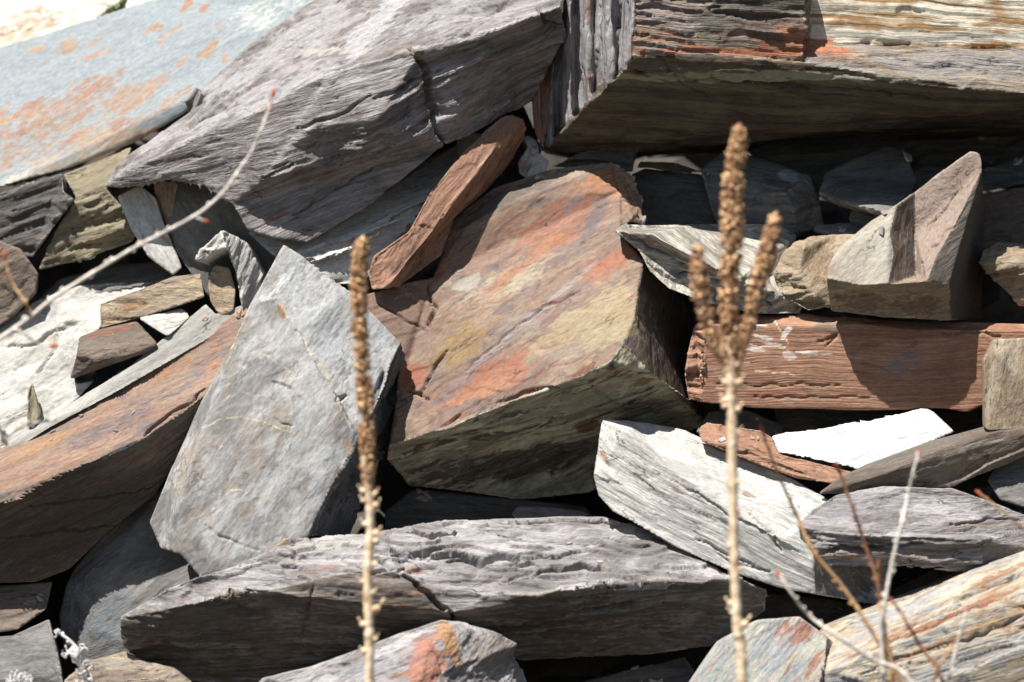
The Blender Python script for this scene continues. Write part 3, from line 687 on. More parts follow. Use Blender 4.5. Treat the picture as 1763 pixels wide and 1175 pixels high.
R('overhanging_block', 'huge layered block with splintered end and rust-stained front overhanging the top right', 'rock block',
  {**EV, 'k': (1386, -70, -80), 'l': (1386, 68, -84), 'm': (1388, 108, -90), 'n': (1200, 90, -86),
   'o': (1394, -70, -35), 'p': (1394, 66, -35), 'q': (1900, -70, -35), 'r': (1900, 84, -35), 's': (1640, 78, -35), 't': (1900, 168, -95), 'u': (1760, 160, -95), 'v': (1540, 148, -92), 'w': (1440, 125, -90),
   'x': (1010, 278, 220), 'y': (1200, 262, 330), 'z': (1900, 235, 380), 'A': (1500, 255, 360)},
  [('r', ET[0] + 'klmn' + EB[0]), ('m', 'kopl'), ('q', 'oqrsp'), ('x', 'lpsrtuvwm'), ('m', EB[::-1] + 'nmwvutzAyx')] + EF,
  M['block'], ((0.05, -0.25, 0.97), 0), fmat=[(list(range(5, 24)), M['end_grey']), ([2], M['recess']), ([4], M['shaded_block'])], fbed={q_: ((0.5, -0.86, 0.02), 88) for q_ in range(5, 24)}, depth=420, shrink=0.95, vox=3.8, seed=77, low=5,
  cracks=[(3, 10, [(1386, -10), (1386, 50), (1388, 100)]), (4, 9, [(1095, 122), (1200, 135), (1400, 150), (1600, 165)]), (2.5, 5, [(1130, 90), (1180, 150), (1220, 170)]), (4, 14, [(1066, 10), (1064, 80), (1060, 130)])],
  stains=[((1300, 88), (190, 12), 0, 'e0783a', 1.0, [0]), ((1345, 58), (80, 28), 0, 'd07440', 0.95, [0]), ((1415, 84), (70, 18), -12, 'dc7a3e', 1.0, [2, 3]), ((1160, 20), (120, 26), 0, 'a08c88', 0.85, [0]), ((1130, 60), (60, 20), 0, 'b07c5c', 0.7, [0]),
          ((1300, 25), (130, 50), 0, '4c4642', 0.9, [0]), ((1560, 64), (500, 14), 0, 'e2dccb', 0.9, [2]), ((1600, 115), (400, 26), 0, '8f8b8a', 0.8, [3]), ((1480, 110), (80, 10), -15, '8c6a48', 0.7, [3]),
          ((1250, 132), (400, 11), 0, 'a09a7c', 0.85, [4]), ((1400, 108), (500, 10), 0, '8a6c42', 0.6, [4]), ((1010, 20), (30, 14), 80, 'a5704c', 0.7, [12, 13])])
R('narrow_slab', 'narrow upright slab with orange face pressed against the splintered end of the overhanging block', 'rock slab',
  {'a': (922, 90, 150), 'b': (938, 58, 160), 'c': (968, 45, 170), 'd': (962, 130, 140), 'e': (950, 200, 135), 'f': (936, 256, 145), 'g': (920, 232, 150), 'h': (915, 160, 150), 'i': (930, 100, 140), 'j': (926, 200, 138)},
  [('m', 'abcdefji'), ('f', 'aijfgh')], M['shaft'], ((1, -.3, 0), 90), depth=150, vox=3, seed=9, stains=[((945, 120), (45, 16), 80, 'b57448', 0.8), ((940, 90), (20, 16), 0, '9a6a50', 0.6)])
# stones in the shade of the block
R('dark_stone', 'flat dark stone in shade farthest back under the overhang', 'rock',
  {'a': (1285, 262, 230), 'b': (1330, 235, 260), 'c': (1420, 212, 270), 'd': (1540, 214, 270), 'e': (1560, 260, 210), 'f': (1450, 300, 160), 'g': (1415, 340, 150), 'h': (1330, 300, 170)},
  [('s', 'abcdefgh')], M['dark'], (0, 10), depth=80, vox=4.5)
R('disc_stone', 'rounded dark grey stone plate with one sunlit corner under the overhang', 'rock',
  {'a': (1408, 333, 60), 'b': (1418, 300, 110), 'c': (1450, 280, 150), 'd': (1530, 248, 175), 'e': (1562, 265, 160), 'f': (1580, 312, 110), 'g': (1566, 348, -5), 'h': (1530, 366, -36), 'i': (1480, 356, -6),
   'j': (1478, 366, 45), 'k': (1415, 344, 75), 'l': (1525, 374, -26)},
  [('f', 'abcdefghi'), ('m', 'aihljk')], M['dark_blue'], (0, 40), depth=60, vox=3.4, seed=3, low=3)
R('dark_block', 'dark squared block with a pale scuffed corner under the overhang behind the three-armed stalk', 'rock block',
  {'a': (1205, 290, 160), 'b': (1240, 262, 190), 'c': (1290, 268, 190), 'd': (1395, 300, 120), 'e': (1412, 340, 110), 'f': (1420, 390, 110), 'g': (1370, 412, 100), 'h': (1300, 410, 90), 'i': (1230, 380, 100), 'j': (1345, 325, 70), 'k': (1365, 360, 70)},
  [('s', 'abcdj'), ('m', 'ajkghi'), ('m', 'jdefgk')], M['dark_blue'], (0, -20), depth=120, vox=3.8, stains=[((1358, 302), (22, 10), -10, 'b9bdc2', 0.75)])
R('dark_block', 'dark block in deep shade between the central block and the three-armed stalk', 'rock block',
  {'a': (1085, 300, 190), 'b': (1110, 288, 200), 'c': (1210, 300, 190), 'd': (1250, 340, 150), 'e': (1270, 400, 120), 'f': (1110, 410, 130), 'g': (1105, 350, 150)},
  [('m', 'abcdefg')], M['dark'], (0, -15), depth=120, vox=4)
R('dark_splinter', 'dark splinter poking out beneath the foot of the overhanging block', 'rock',
  {'a': (945, 288, 160), 'b': (1000, 262, 150), 'c': (1105, 240, 150), 'd': (1095, 275, 145), 'e': (1090, 295, 150), 'f': (1000, 290, 160)},
  [('r', 'abcdef')], M['dark'], ((0, -.4, .9), 10), depth=60, vox=3.4)
R('pale_flake', 'thin pale flake catching sun in the slot under the overhang', 'rock',
  {'a': (1096, 290, 190), 'b': (1102, 276, 200), 'c': (1160, 278, 230), 'd': (1215, 296, 220), 'e': (1170, 299, 185), 'f': (1120, 290, 180)},
  [('s', 'abcdef')], M['olive'], (0, 0), depth=25, vox=3)
R('dark_stone', 'dark stone with a greyish top behind the right side of the pointed stone', 'rock',
  {'a': (1680, 320, 170), 'b': (1700, 290, 210), 'c': (1780, 262, 240), 'd': (1880, 262, 240), 'e': (1880, 330, 150), 'f': (1763, 318, 150), 'g': (1700, 330, 150)},
  [('m', 'abcdefg')], M['dark_blue'], (0, 10), depth=80, vox=4)
R('dark_stone', 'dark brown stone in shade at the right edge below the greyish one', 'rock',
  {'a': (1680, 335, 140), 'b': (1763, 322, 140), 'c': (1880, 335, 130), 'd': (1880, 430, 120), 'e': (1763, 425, 120), 'f': (1690, 430, 130)},
  [('m', 'abcdef')], M['brownish'], (0, 10), depth=100, vox=4)
R('dark_stone', 'small dark stone between the rounded plate and the pointed stone', 'rock',
  {'a': (1565, 300, 150), 'b': (1590, 284, 170), 'c': (1640, 288, 170), 'd': (1640, 330, 140), 'e': (1590, 350, 120), 'f': (1570, 345, 125)},
  [('m', 'abcdef')], M['dark'], (0, 10), depth=60, vox=3.6)
R('dark_flake', 'thin dark layered flake under the rounded plate', 'rock',
  {'a': (1460, 378, 80), 'b': (1465, 362, 90), 'c': (1520, 366, 90), 'd': (1530, 380, 70), 'e': (1510, 392, 70), 'f': (1470, 390, 75)},
  [('r', 'abcdef')], M['dark_blue'], ((0, -.3, 1), 0), depth=40, vox=3)
R('grey_flake', 'flat grey flake lying left of the pointed stone above the tan one', 'rock',
  {'a': (1398, 398, 70), 'b': (1404, 388, 80), 'c': (1450, 388, 80), 'd': (1500, 394, 70), 'e': (1490, 405, 55), 'f': (1430, 408, 55)},
  [('m', 'abcdef')], M['dark_blue'], (0, 0), depth=30, vox=3)
R('dark_stone', 'dark rubble stone at the back of the hollow at the right edge under the overhang', 'rock',
  {'a': (1330, 275, 300), 'b': (1500, 225, 330), 'c': (1760, 215, 340), 'd': (1880, 220, 340), 'e': (1880, 280, 290), 'f': (1700, 300, 260), 'g': (1600, 300, 260)},
  [('r', 'abcdefg')], M['dark'], (0, 10), depth=100, vox=5)
# pointed stone
R('pointed_stone', 'pointed fin-like stone with a pale left face and dark right side on the red block', 'rock',
  {'a': (1422, 482, -128), 'b': (1424, 462, -120), 'c': (1442, 428, -90), 'd': (1500, 380, -75), 'e': (1545, 352, -66), 'f': (1575, 330, -20), 'g': (1650, 275, -48), 'h': (1672, 260, -54), 'i': (1688, 263, -56), 'j': (1692, 288, -62),
   'k': (1655, 368, -84), 'l': (1612, 440, -112), 'm': (1596, 482, -140), 'n': (1578, 474, -70), 'o': (1576, 400, -30), 'p': (1534, 398, -96), 'q': (1541, 440, -112), 'r': (1530, 490, -150), 's': (1480, 493, -146),
   't': (1635, 488, -118), 'u': (1642, 505, -104), 'v': (1638, 552, -70), 'w': (1520, 548, -75), 'x': (1430, 536, -72), 'y': (1694, 400, 110), 'z': (1690, 552, 90)},
  [('s', 'abcdepqrs'), ('s', 'efop'), ('s', 'ponrq'), ('s', 'fghijklmno'), ('s', 'jyzvutmlk'), ('m', 'xasrnmtuvw')],
  M['spike'], (0, 45), fmat=[([4], M['brownish']), ([5], M['tan']), ([1, 2], M['shaded_brown']), ([3], M['pinkish'])], depth=120, shrink=0.8, vox=3, low=3, step=0.7, seed=21,  # darker materials paint shade on the right side and the groove
  cracks=[(2.2, 5, [(1590, 440), (1640, 390), (1665, 350)]), (2.2, 5, [(1588, 400), (1620, 370), (1650, 330)]), (2.2, 4, [(1585, 455), (1605, 430), (1620, 405)])],
  stains=[((1630, 350), (160, 60), 55, '9c8577', 0.95, [3]), ((1480, 520), (60, 20), 0, '7f6b56', 0.7, [5]), ((1580, 525), (60, 20), 0, '7c644e', 0.7, [5]), ((1665, 450), (80, 200), 0, '534d46', 0.95, [4]), ((1450, 470), (40, 16), -20, 'a38c78', 0.5),  # darkest patch is painted shade on the right side
          ((1512, 430), (30, 30), 50, 'a9a69c', 0.5)])
R('tan_stone', 'angular tan stone leaning against the left foot of the pointed stone', 'rock',
  {'a': (1330, 470, -30), 'b': (1350, 432, -15), 'c': (1400, 405, 10), 'd': (1440, 400, 20), 'e': (1482, 402, 10), 'f': (1462, 440, -20), 'g': (1440, 480, -40), 'h': (1432, 528, -50), 'i': (1392, 536, -55), 'j': (1345, 510, -40), 'k': (1385, 430, -40), 'l': (1375, 470, -55), 'm': (1400, 510, -68)},
  [('r', 'abckl'), ('s', 'cdefghmlk'), ('r', 'almhij')], M['tan'], ((-.4, -.5, .75), -40), depth=90, vox=3, seed=15, stains=[((1420, 450), (40, 40), 0, 'a68864', 0.6)])
R('tan_stone', 'tan layered stone poking in at the right edge beside the pointed stone', 'rock',
  {'a': (1686, 455, -20), 'b': (1692, 430, 0), 'c': (1720, 420, 20), 'd': (1790, 422, 20), 'e': (1880, 430, 20), 'f': (1880, 560, 0), 'g': (1763, 528, -10), 'h': (1720, 490, -20), 'i': (1740, 440, -20), 'j': (1763, 462, -40), 'k': (1880, 490, -50)},
  [('x', 'abcdekji'), ('r', 'aijkfgh')], M['tan'], ((-.2, -.3, .9), -35), depth=120, vox=3.2, seed=8)
R('ledge_slab', 'pale ledge slab with black and white striped splintery edge left of the tan stone', 'rock slab',
  {'a': (1058, 398, -30), 'b': (1072, 388, -15), 'c': (1200, 387, 40), 'd': (1340, 386, 60), 'e': (1372, 405, 60), 'f': (1350, 470, 10), 'g': (1385, 520, -20), 'h': (1378, 541, -30), 'i': (1300, 541, -55), 'j': (1210, 520, -70), 'k': (1150, 498, -70), 'l': (1118, 468, -55),
   'm': (1098, 430, -40), 'n': (1120, 402, -70), 'o': (1190, 440, -95), 'p': (1270, 480, -95)},
  [('s', 'bcdefpona'), ('m', 'anopfghijklm')], M['ledge'], ((-.1, -.75, .66), -30), depth=80, shrink=0.9, vox=2.5, seed=19, step=0.6,
  cracks=[(4, 12, [(1085, 408), (1140, 438), (1200, 470), (1240, 478)]), (3.5, 10, [(1115, 455), (1160, 480), (1220, 505)]), (3, 9, [(1170, 470), (1260, 500), (1330, 525)])],
  stains=[((1130, 425), (60, 8), -28, '9a7c66', 0.7), ((1230, 465), (60, 6), -28, 'a98c78', 0.6)])
R('red_block', 'long reddish brown squared block with white scrapes lying level at the right', 'rock block',
  {'a': (1178, 645, -55), 'b': (1186, 600, -50), 'c': (1196, 560, -35), 'd': (1212, 540, -25), 'e': (1400, 543, -20), 'f': (1560, 553, -20), 'g': (1880, 560, -20), 'h': (1880, 572, -55), 'i': (1560, 566, -58), 'j': (1400, 558, -58), 'k': (1225, 556, -60),
   'l': (1205, 600, -66), 'm': (1200, 650, -68), 'n': (1210, 694, -62), 'o': (1186, 690, -50), 'p': (1300, 704, -62), 'q': (1500, 706, -62), 'r': (1620, 704, -62), 's': (1665, 710, -62), 't': (1690, 700, -62), 'u': (1880, 705, -62)},
  [('m', 'defghijk'), ('r', 'abcdklmno'), ('f', 'klmnpqrstuhij')], M['red'], ((0, -0.3, 0.95), -1), veins=[(2.2, 'dcc4b8', 1.0, [(1225, 590), (1300, 596), (1350, 600)]), (2.2, 'dcc4b8', 1.0, [(1330, 550), (1345, 575), (1357, 592)]), (2, 'dcc4b8', 0.9, [(1240, 620), (1290, 626)]), (2, 'd0b09c', 0.9, [(1300, 640), (1380, 644)]), (2, 'd0b09c', 0.9, [(1230, 665), (1262, 668)]), (2.4, 'e0ccc0', 1.0, [(1250, 575), (1285, 580)])], depth=220, shrink=0.95, vox=3.2, seed=33, low=4,
  stains=[((1310, 580), (26, 4), -12, 'f0e2da', 1.0), ((1330, 592), (34, 4), -8, 'f0e2da', 1.0), ((1280, 600), (40, 4), -5, 'f0e2da', 1.0), ((1352, 575), (6, 16), -30, 'f0e2da', 1.0), ((1357, 612), (16, 10), -20, 'e6d2c6', 1.0),
          ((1300, 560), (30, 3), -5, 'f0e2da', 1.0), ((1400, 608), (40, 3), -4, 'ecdcd2', 1.0), ((1475, 616), (20, 2.5), -6, 'c0a090', 0.7), ((1560, 625), (40, 24), 30, '8f857e', 0.6), ((1425, 560), (30, 14), -10, '9c8674', 0.7),
          ((1360, 690), (20, 6), 0, 'b88e74', 0.7), ((1640, 575), (60, 8), 5, 'a06a50', 0.5), ((1390, 640), (10, 3), 30, 'b98a6a', 0.8), ((1375, 665), (16, 3), 10, 'b98a6a', 0.7), ((1406, 668), (6, 9), 20, 'b98a6a', 0.7),
          ((1640, 640), (24, 10), 50, 'a87860', 0.6), ((1230, 640), (30, 5), -4, 'b69080', 0.6)],
  cracks=[(3, 5, [(1408, 590), (1440, 580), (1425, 596)]), (3, 5, [(1620, 575), (1670, 572), (1720, 578)]), (2.4, 3, [(1230, 660), (1330, 664), (1450, 662)]), (2.4, 3, [(1280, 682), (1420, 686), (1500, 684)])])
R('upright_slab', 'upright pale tan slab standing at the right edge before the red block', 'rock slab',
  {'a': (1694, 620, -130), 'b': (1712, 584, -125), 'c': (1763, 582, -125), 'd': (1880, 584, -120), 'e': (1880, 742, -140), 'f': (1763, 740, -145), 'g': (1702, 742, -140), 'h': (1695, 738, -135), 'i': (1712, 612, -138)},
  [('s', 'bcdefgi'), ('f', 'abigh')], M['tan'], (0, 80), depth=60, shrink=0.97, vox=3.2, low=3, stains=[((1712, 660), (90, 10), 80, 'b5a690', 0.7), ((1745, 620), (40, 14), 80, 'b8a894', 0.6), ((1735, 700), (30, 30), 80, '9c7e6a', 0.5)])
R('leaning_slab', 'two-toned grey and tan slab propped diagonally under the upright slab', 'rock slab',
  {'a': (1410, 850, -150), 'b': (1440, 825, -140), 'c': (1490, 800, -128), 'd': (1600, 760, -122), 'e': (1700, 733, -100), 'f': (1763, 728, -100), 'g': (1880, 715, -100), 'h': (1880, 745, -140), 'i': (1790, 765, -145), 'j': (1700, 800, -150), 'k': (1640, 838, -135), 'l': (1560, 842, -130), 'm': (1480, 850, -145),
   'n': (1520, 818, -152), 'o': (1620, 772, -148), 'p': (1720, 742, -146), 'q': (1840, 728, -146)},
  [('s', 'abcdefgqpon'), ('s', 'anopqhijklm')], M['brownish'], (1, 22), depth=90, vox=3.2, low=3, seed=2, stains=[((1660, 790), (130, 26), 22, '8a7d6e', 0.7, [1]), ((1600, 765), (160, 14), 22, '6d6862', 0.7, [0])])
R('white_shard', 'glaring white sunlit shard lying flat in front of the red block', 'rock',
  {'a': (1328, 752, -92), 'b': (1352, 746, -88), 'c': (1400, 742, -84), 'd': (1472, 726, -76), 'e': (1488, 730, -76), 'f': (1592, 703, -68), 'g': (1606, 708, -68), 'h': (1644, 744, -84), 'i': (1560, 780, -104), 'j': (1482, 810, -122), 'k': (1420, 792, -116), 'l': (1340, 780, -106)},
  [('f', 'abcdefghijkl')], M['shard_white'], (0, 15), depth=22, shrink=0.97, vox=2.8, low=2)
R('orange_shard', 'thin orange-tan shard lying left of the white one', 'rock',
  {'a': (1200, 740, -85), 'b': (1216, 728, -75), 'c': (1310, 740, -75), 'd': (1330, 752, -80), 'e': (1345, 782, -108), 'f': (1420, 800, -118), 'g': (1475, 815, -124), 'h': (1440, 834, -140), 'i': (1372, 824, -138), 'j': (1290, 795, -125), 'k': (1206, 760, -105), 'l': (1280, 770, -120), 'm': (1370, 805, -136)},
  [('m', 'abcdefghmlk'), ('r', 'klmhij')], M['shaft'], (0, -15), depth=25, vox=2.8, low=3, stains=[((1280, 755), (80, 18), -12, 'b98260', 0.8), ((1400, 815), (60, 8), -12, 'a5785c', 0.7)])
R('dark_stone', 'dark grey stone in the gap beneath the left end of the red block', 'rock',
  {'a': (1195, 745, 10), 'b': (1220, 708, 30), 'c': (1290, 708, 30), 'd': (1350, 735, 10), 'e': (1340, 770, -30), 'f': (1240, 765, -30)},
  [('s', 'abcdef')], M['dark_blue'], (0, -10), depth=60, vox=3.6)
R('grey_stone', 'smooth blue-grey stone at the right edge above the jagged pale log', 'rock',
  {'a': (1700, 828, -120), 'b': (1712, 808, -110), 'c': (1770, 780, -95), 'd': (1880, 770, -90), 'e': (1880, 880, -150), 'f': (1763, 874, -150), 'g': (1722, 862, -145)},
  [('s', 'abcdefg')], M['dark_blue'], (0, 10), depth=100, vox=3.2, low=4)
# ---- lower half
R('white_block', 'big pale white-grey angular block with a striated front, right of centre', 'rock block',
  {'a': (1036, 720, -95), 'b': (1090, 724, -50), 'c': (1150, 735, -20), 'd': (1182, 742, -20), 'e': (1200, 768, -30), 'f': (1310, 800, -100), 'g': (1360, 820, -122), 'h': (1430, 862, -140), 'i': (1392, 890, -175), 'j': (1380, 910, -195), 'k': (1340, 930, -205),
   'l': (1250, 880, -185), 'm': (1150, 805, -158), 'n': (1080, 742, -132), 'o': (1022, 822, -120), 'p': (1030, 855, -125), 'q': (1055, 882, -135), 'r': (1100, 905, -150), 's': (1160, 942, -165), 't': (1250, 982, -180), 'u': (1340, 1012, -190), 'v': (1405, 1024, -200),
   'w': (1400, 960, -205), 'x': (1510, 1042, -120), 'y': (1545, 985, -110), 'z': (1440, 905, -130)},
  [('s', 'abcdefghijklmn'), ('q', 'anmlkjwvutsrqpo'), ('s', 'jihzyxvw')], M['white_grey'], ((.35, -.45, .82), -33), depth=200, shrink=0.85, vox=3.2, seed=51, low=5,
  cracks=[(3, 7, [(1290, 885), (1330, 920), (1345, 950)]), (3, 7, [(1200, 930), (1260, 960), (1300, 975)]), (2.5, 5, [(1150, 820), (1250, 885), (1330, 925)]), (3, 6, [(1230, 950), (1260, 972), (1330, 985)])],
  stains=[((1042, 790), (26, 5), -65, 'b5805c', 0.8), ((1165, 845), (26, 4), -30, 'b5805c', 0.7), ((1290, 852), (16, 6), -20, 'b5866a', 0.75), ((1090, 770), (60, 30), -30, 'b4b4ae', 0.5), ((1150, 760), (120, 20), -15, 'b3b3ac', 0.5), ((1450, 1000), (70, 50), 0, '5f6064', 0.9, [2]),  # dark grey patch paints shade on the right end
          ((1230, 800), (80, 20), -30, 'b9b9b2', 0.5)])
R('jagged_block', 'jagged pale purplish block with layered broken front and a shaded right end', 'rock block',
  {'a': (1372, 905, -205), 'b': (1400, 875, -175), 'c': (1440, 850, -152), 'd': (1520, 836, -148), 'e': (1640, 840, -142), 'f': (1690, 858, -145), 'g': (1763, 884, -150), 'h': (1880, 905, -120), 'i': (1880, 955, -140), 'j': (1790, 925, -160), 'k': (1745, 905, -185), 'l': (1690, 930, -215), 'm': (1560, 925, -225), 'n': (1460, 918, -225),
   'o': (1400, 948, -215), 'p': (1420, 972, -205), 'q': (1480, 972, -200), 'r': (1590, 962, -200), 's': (1640, 978, -200), 't': (1690, 985, -190), 'u': (1745, 955, -160)},
  [('m', 'abcdefghijklmn'), ('x', 'anmltsrqpo'), ('s', 'lkjiut')], M['purple'], ((0, -.35, .93), 5), depth=160, shrink=0.85, vox=3, seed=61,
  cracks=[(5, 16, [(1425, 948), (1500, 942), (1590, 938)]), (3, 9, [(1560, 962), (1620, 972), (1660, 968)]), (3, 8, [(1640, 905), (1700, 890), (1760, 895)])],
  stains=[((1450, 955), (60, 8), 0, 'a9846c', 0.7), ((1560, 955), (80, 8), 0, 'a88f7c', 0.6), ((1470, 870), (100, 24), 5, '8d8c92', 0.6), ((1620, 870), (100, 26), 0, 'b0acae', 0.5), ((1710, 955), (60, 26), 0, '77706a', 0.8, [2]), ((1660, 905), (90, 10), 5, 'b39684', 0.5)])  # patch limited to the end facet paints its shade
R('striped_log', 'big striped log-like block rising to the right in the bottom right corner', 'rock block',
  {'a': (1395, 1110, -240), 'b': (1420, 1078, -215), 'c': (1500, 1045, -205), 'd': (1600, 1010, -200), 'e': (1680, 978, -200), 'f': (1763, 946, -200), 'g': (1900, 880, -200), 'h': (1900, 960, -320), 'i': (1763, 1020, -330), 'j': (1600, 1085, -330), 'k': (1500, 1125, -330), 'l': (1425, 1158, -325),
   'm': (1420, 1260, -330), 'n': (1900, 1260, -360), 'o': (1900, 1060, -360), 'p': (1700, 1140, -370), 'q': (1560, 1200, -360), 'r': (1385, 1160, -280)},
  [('k', 'abcdefghijklr'), ('r', 'lkjihopq' ), ('s', 'lqponmr')], M['stripe'], ((-.25, -.5, .8), 23), depth=240, shrink=0.9, vox=3.4, seed=71, step=1.3,
  cracks=[(4, 9, [(1640, 1035), (1700, 1010), (1763, 985)]), (5, 10, [(1560, 1080), (1650, 1040), (1660, 1030)]), (4, 9, [(1500, 1120), (1640, 1060), (1763, 1020)]), (4, 8, [(1600, 1125), (1700, 1090), (1763, 1060)]), (3, 6, [(1480, 1165), (1560, 1130), (1640, 1105)])],
  stains=[((1640, 1060), (160, 7), 24, 'b0653a', 0.75), ((1600, 1115), (130, 6), 24, 'b4714a', 0.75), ((1720, 990), (90, 8), 24, 'b27c4c', 0.7), ((1690, 1080), (120, 10), 24, 'b8935c', 0.7), ((1560, 1045), (130, 12), 22, 'a9a8aa', 0.7), ((1640, 1150), (140, 26), 24, '9da0a6', 0.75),
          ((1720, 1120), (120, 20), 24, 'a8a6a4', 0.7), ((1500, 1090), (70, 20), 24, 'a9a9aa', 0.6)])
R('orange_stone', 'rounded blue-grey and orange stone at the bottom beside the three-armed stalk foot', 'rock',
  {'a': (1150, 1260, -340), 'b': (1180, 1180, -325), 'c': (1232, 1105, -290), 'd': (1300, 1068, -270), 'e': (1378, 1060, -265), 'f': (1425, 1096, -275), 'g': (1412, 1150, -330), 'h': (1400, 1260, -360), 'i': (1452, 1120, -230), 'j': (1440, 1260, -260)},
  [('s', 'abcdefgh'), ('m', 'fijhg')], M['orange_blue'], (0, 55), depth=140, vox=3.2, seed=81, stains=[((1370, 1090), (50, 22), 0, 'b0603a', 0.85), ((1330, 1130), (60, 14), 55, '8e979f', 0.7), ((1270, 1130), (70, 16), 50, 'b3ac98', 0.7), ((1400, 1150), (40, 10), 60, 'b0683e', 0.7), ((1290, 1085), (40, 12), 30, 'c3bda8', 0.6)])
R('level_slab', 'long level slab with a pale splintered top and dark underside across the bottom centre', 'rock slab',
  {'a': (205, 1090, -250), 'b': (208, 1062, -255), 'c': (245, 1040, -250), 'd': (290, 1012, -245), 'e': (350, 990, -240), 'f': (440, 962, -232), 'g': (470, 945, -225), 'h': (490, 928, -215), 'i': (560, 926, -195), 'j': (645, 922, -180), 'k': (715, 905, -150), 'l': (770, 897, -130), 'm': (870, 892, -110),
   'n': (1040, 888, -90), 'o': (1100, 905, -100), 'p': (1165, 942, -130), 'q': (1280, 1000, -190), 'r': (1150, 1003, -245), 's': (990, 1008, -262), 't': (850, 1024, -270), 'u': (775, 1058, -275), 'v': (740, 1010, -262), 'w': (690, 982, -262), 'x': (600, 985, -268), 'y': (500, 1005, -272), 'z': (400, 1012, -275),
   'A': (320, 1040, -272), 'B': (250, 1062, -268), 'C': (212, 1115, -240), 'D': (250, 1145, -190), 'E': (330, 1172, -165), 'F': (450, 1185, -150), 'G': (600, 1160, -150), 'H': (770, 1105, -195), 'I': (900, 1138, -165), 'J': (1090, 1132, -150), 'K': (1225, 1112, -150), 'L': (1320, 1052, -150), 'M': (1320, 1015, -170)},
  [('p', 'hijklmnopqrstuvwxyg'), ('x', 'bcdefgyzAB'), ('m', 'abBAzyxwvuHGFEDC'), ('m', 'utsrqMLKJIH')], M['purple'], ((0.02, -.5, .87), 3), fmat=[([2, 3], M['shaded_grey'])], depth=220, shrink=0.9, vox=3.2, seed=91, step=1.7,
  cracks=[(6, 16, [(650, 962), (700, 992), (745, 1030), (778, 1062), (785, 1100)]), (5, 15, [(590, 960), (640, 985), (700, 975)]), (5, 16, [(700, 925), (740, 935), (790, 915)]), (6, 16, [(770, 960), (860, 965), (930, 975)]), (5, 15, [(860, 920), (900, 935), (915, 945)]), (5, 14, [(930, 985), (1000, 975), (1040, 978)]), (3, 7, [(1045, 930), (1065, 945), (1085, 950)]),
          (3, 7, [(740, 990), (860, 990), (960, 985)]), (3, 7, [(640, 955), (700, 960), (760, 950)]), (3, 6, [(860, 1080), (1000, 1050), (1120, 1035)]), (3, 6, [(540, 1000), (530, 1060), (515, 1100)])],
  stains=[((480, 1080), (260, 60), 5, '5e4a3c', 0.5, [2]), ((330, 1070), (90, 30), 5, '6e6863', 0.7, [2]), ((1050, 1080), (260, 60), 0, '5e4a3c', 0.5, [3]), ((1050, 1110), (160, 18), 3, '6f5a44', 0.7, [3]), ((490, 935), (10, 10), 0, 'b88a50', 0.8), ((560, 975), (50, 5), 10, 'b08068', 0.75), ((720, 975), (30, 5), 0, 'ad7664', 0.75),  # brown patches on the underside add to its painted shade
          ((640, 1020), (20, 5), 0, 'a97848', 0.6), ((900, 950), (140, 10), 0, 'b9b6b8', 0.6), ((560, 940), (80, 8), 3, 'b8b2a8', 0.6), ((720, 1020), (30, 5), 10, 'ad8468', 0.8), ((620, 1000), (90, 10), 0, '8a7c70', 0.6)])
R('rust_patched_stone', 'pale stone with a bright orange-red patch at the bottom centre', 'rock',
  {'a': (430, 1200, -330), 'b': (452, 1168, -320), 'c': (530, 1150, -315), 'd': (620, 1118, -305), 'e': (690, 1090, -300), 'f': (760, 1068, -295), 'g': (790, 1072, -300), 'h': (850, 1088, -300), 'i': (888, 1108, -295), 'j': (884, 1130, -285), 'k': (900, 1155, -260), 'l': (940, 1260, -260),
   'm': (430, 1260, -360), 'n': (700, 1260, -395), 'o': (725, 1170, -375), 'p': (735, 1115, -350), 'q': (770, 1085, -330), 'r': (880, 1260, -320)},
  [('m', 'abcdefgqponm'), ('m', 'qghijrnop'), ('m', 'jklr')], M['purple'], (0, 25), depth=120, vox=3.1, seed=101,
  stains=[((735, 1150), (75, 34), 72, 'd4805a', 1.0), ((775, 1108), (46, 18), -60, 'd09448', 1.0), ((840, 1130), (50, 40), 0, '8b7c72', 0.6), ((870, 1110), (20, 14), 0, 'a88468', 0.6), ((690, 1105), (70, 10), 30, 'd2cccc', 0.7), ((640, 1150), (80, 16), 15, '83838a', 0.6), ((690, 1165), (26, 6), 20, 'b87845', 0.7)],
  cracks=[(3, 7, [(735, 1100), (755, 1130), (760, 1160)])])
R('grey_boulder', 'smooth dark grey stone in shade below the tall slab at the lower left', 'rock',
  {'a': (100, 1060, 20), 'b': (112, 1010, 30), 'c': (130, 975, 35), 'd': (180, 915, 50), 'e': (280, 835, 80), 'f': (330, 900, 40), 'g': (380, 1010, -10), 'h': (300, 1060, -30), 'i': (225, 1110, -40), 'j': (225, 1150, -40), 'k': (140, 1160, -30), 'l': (108, 1120, 0), 'm': (165, 1010, -10), 'n': (158, 1080, -25)},
  [('s', 'bcdefghm'), ('s', 'mhijn'), ('s', 'abmnjkl')], M['dark_blue'], (0, 40), depth=140, shrink=0.85, vox=3.5, low=5, seed=12,
  stains=[((240, 1010), (60, 24), 40, '8e8a86', 0.6), ((150, 1060), (50, 8), 40, '8c8676', 0.5), ((190, 1060), (60, 40), 50, '6e7880', 0.7), ((250, 975), (50, 20), 60, '6c6c68', 0.5)])
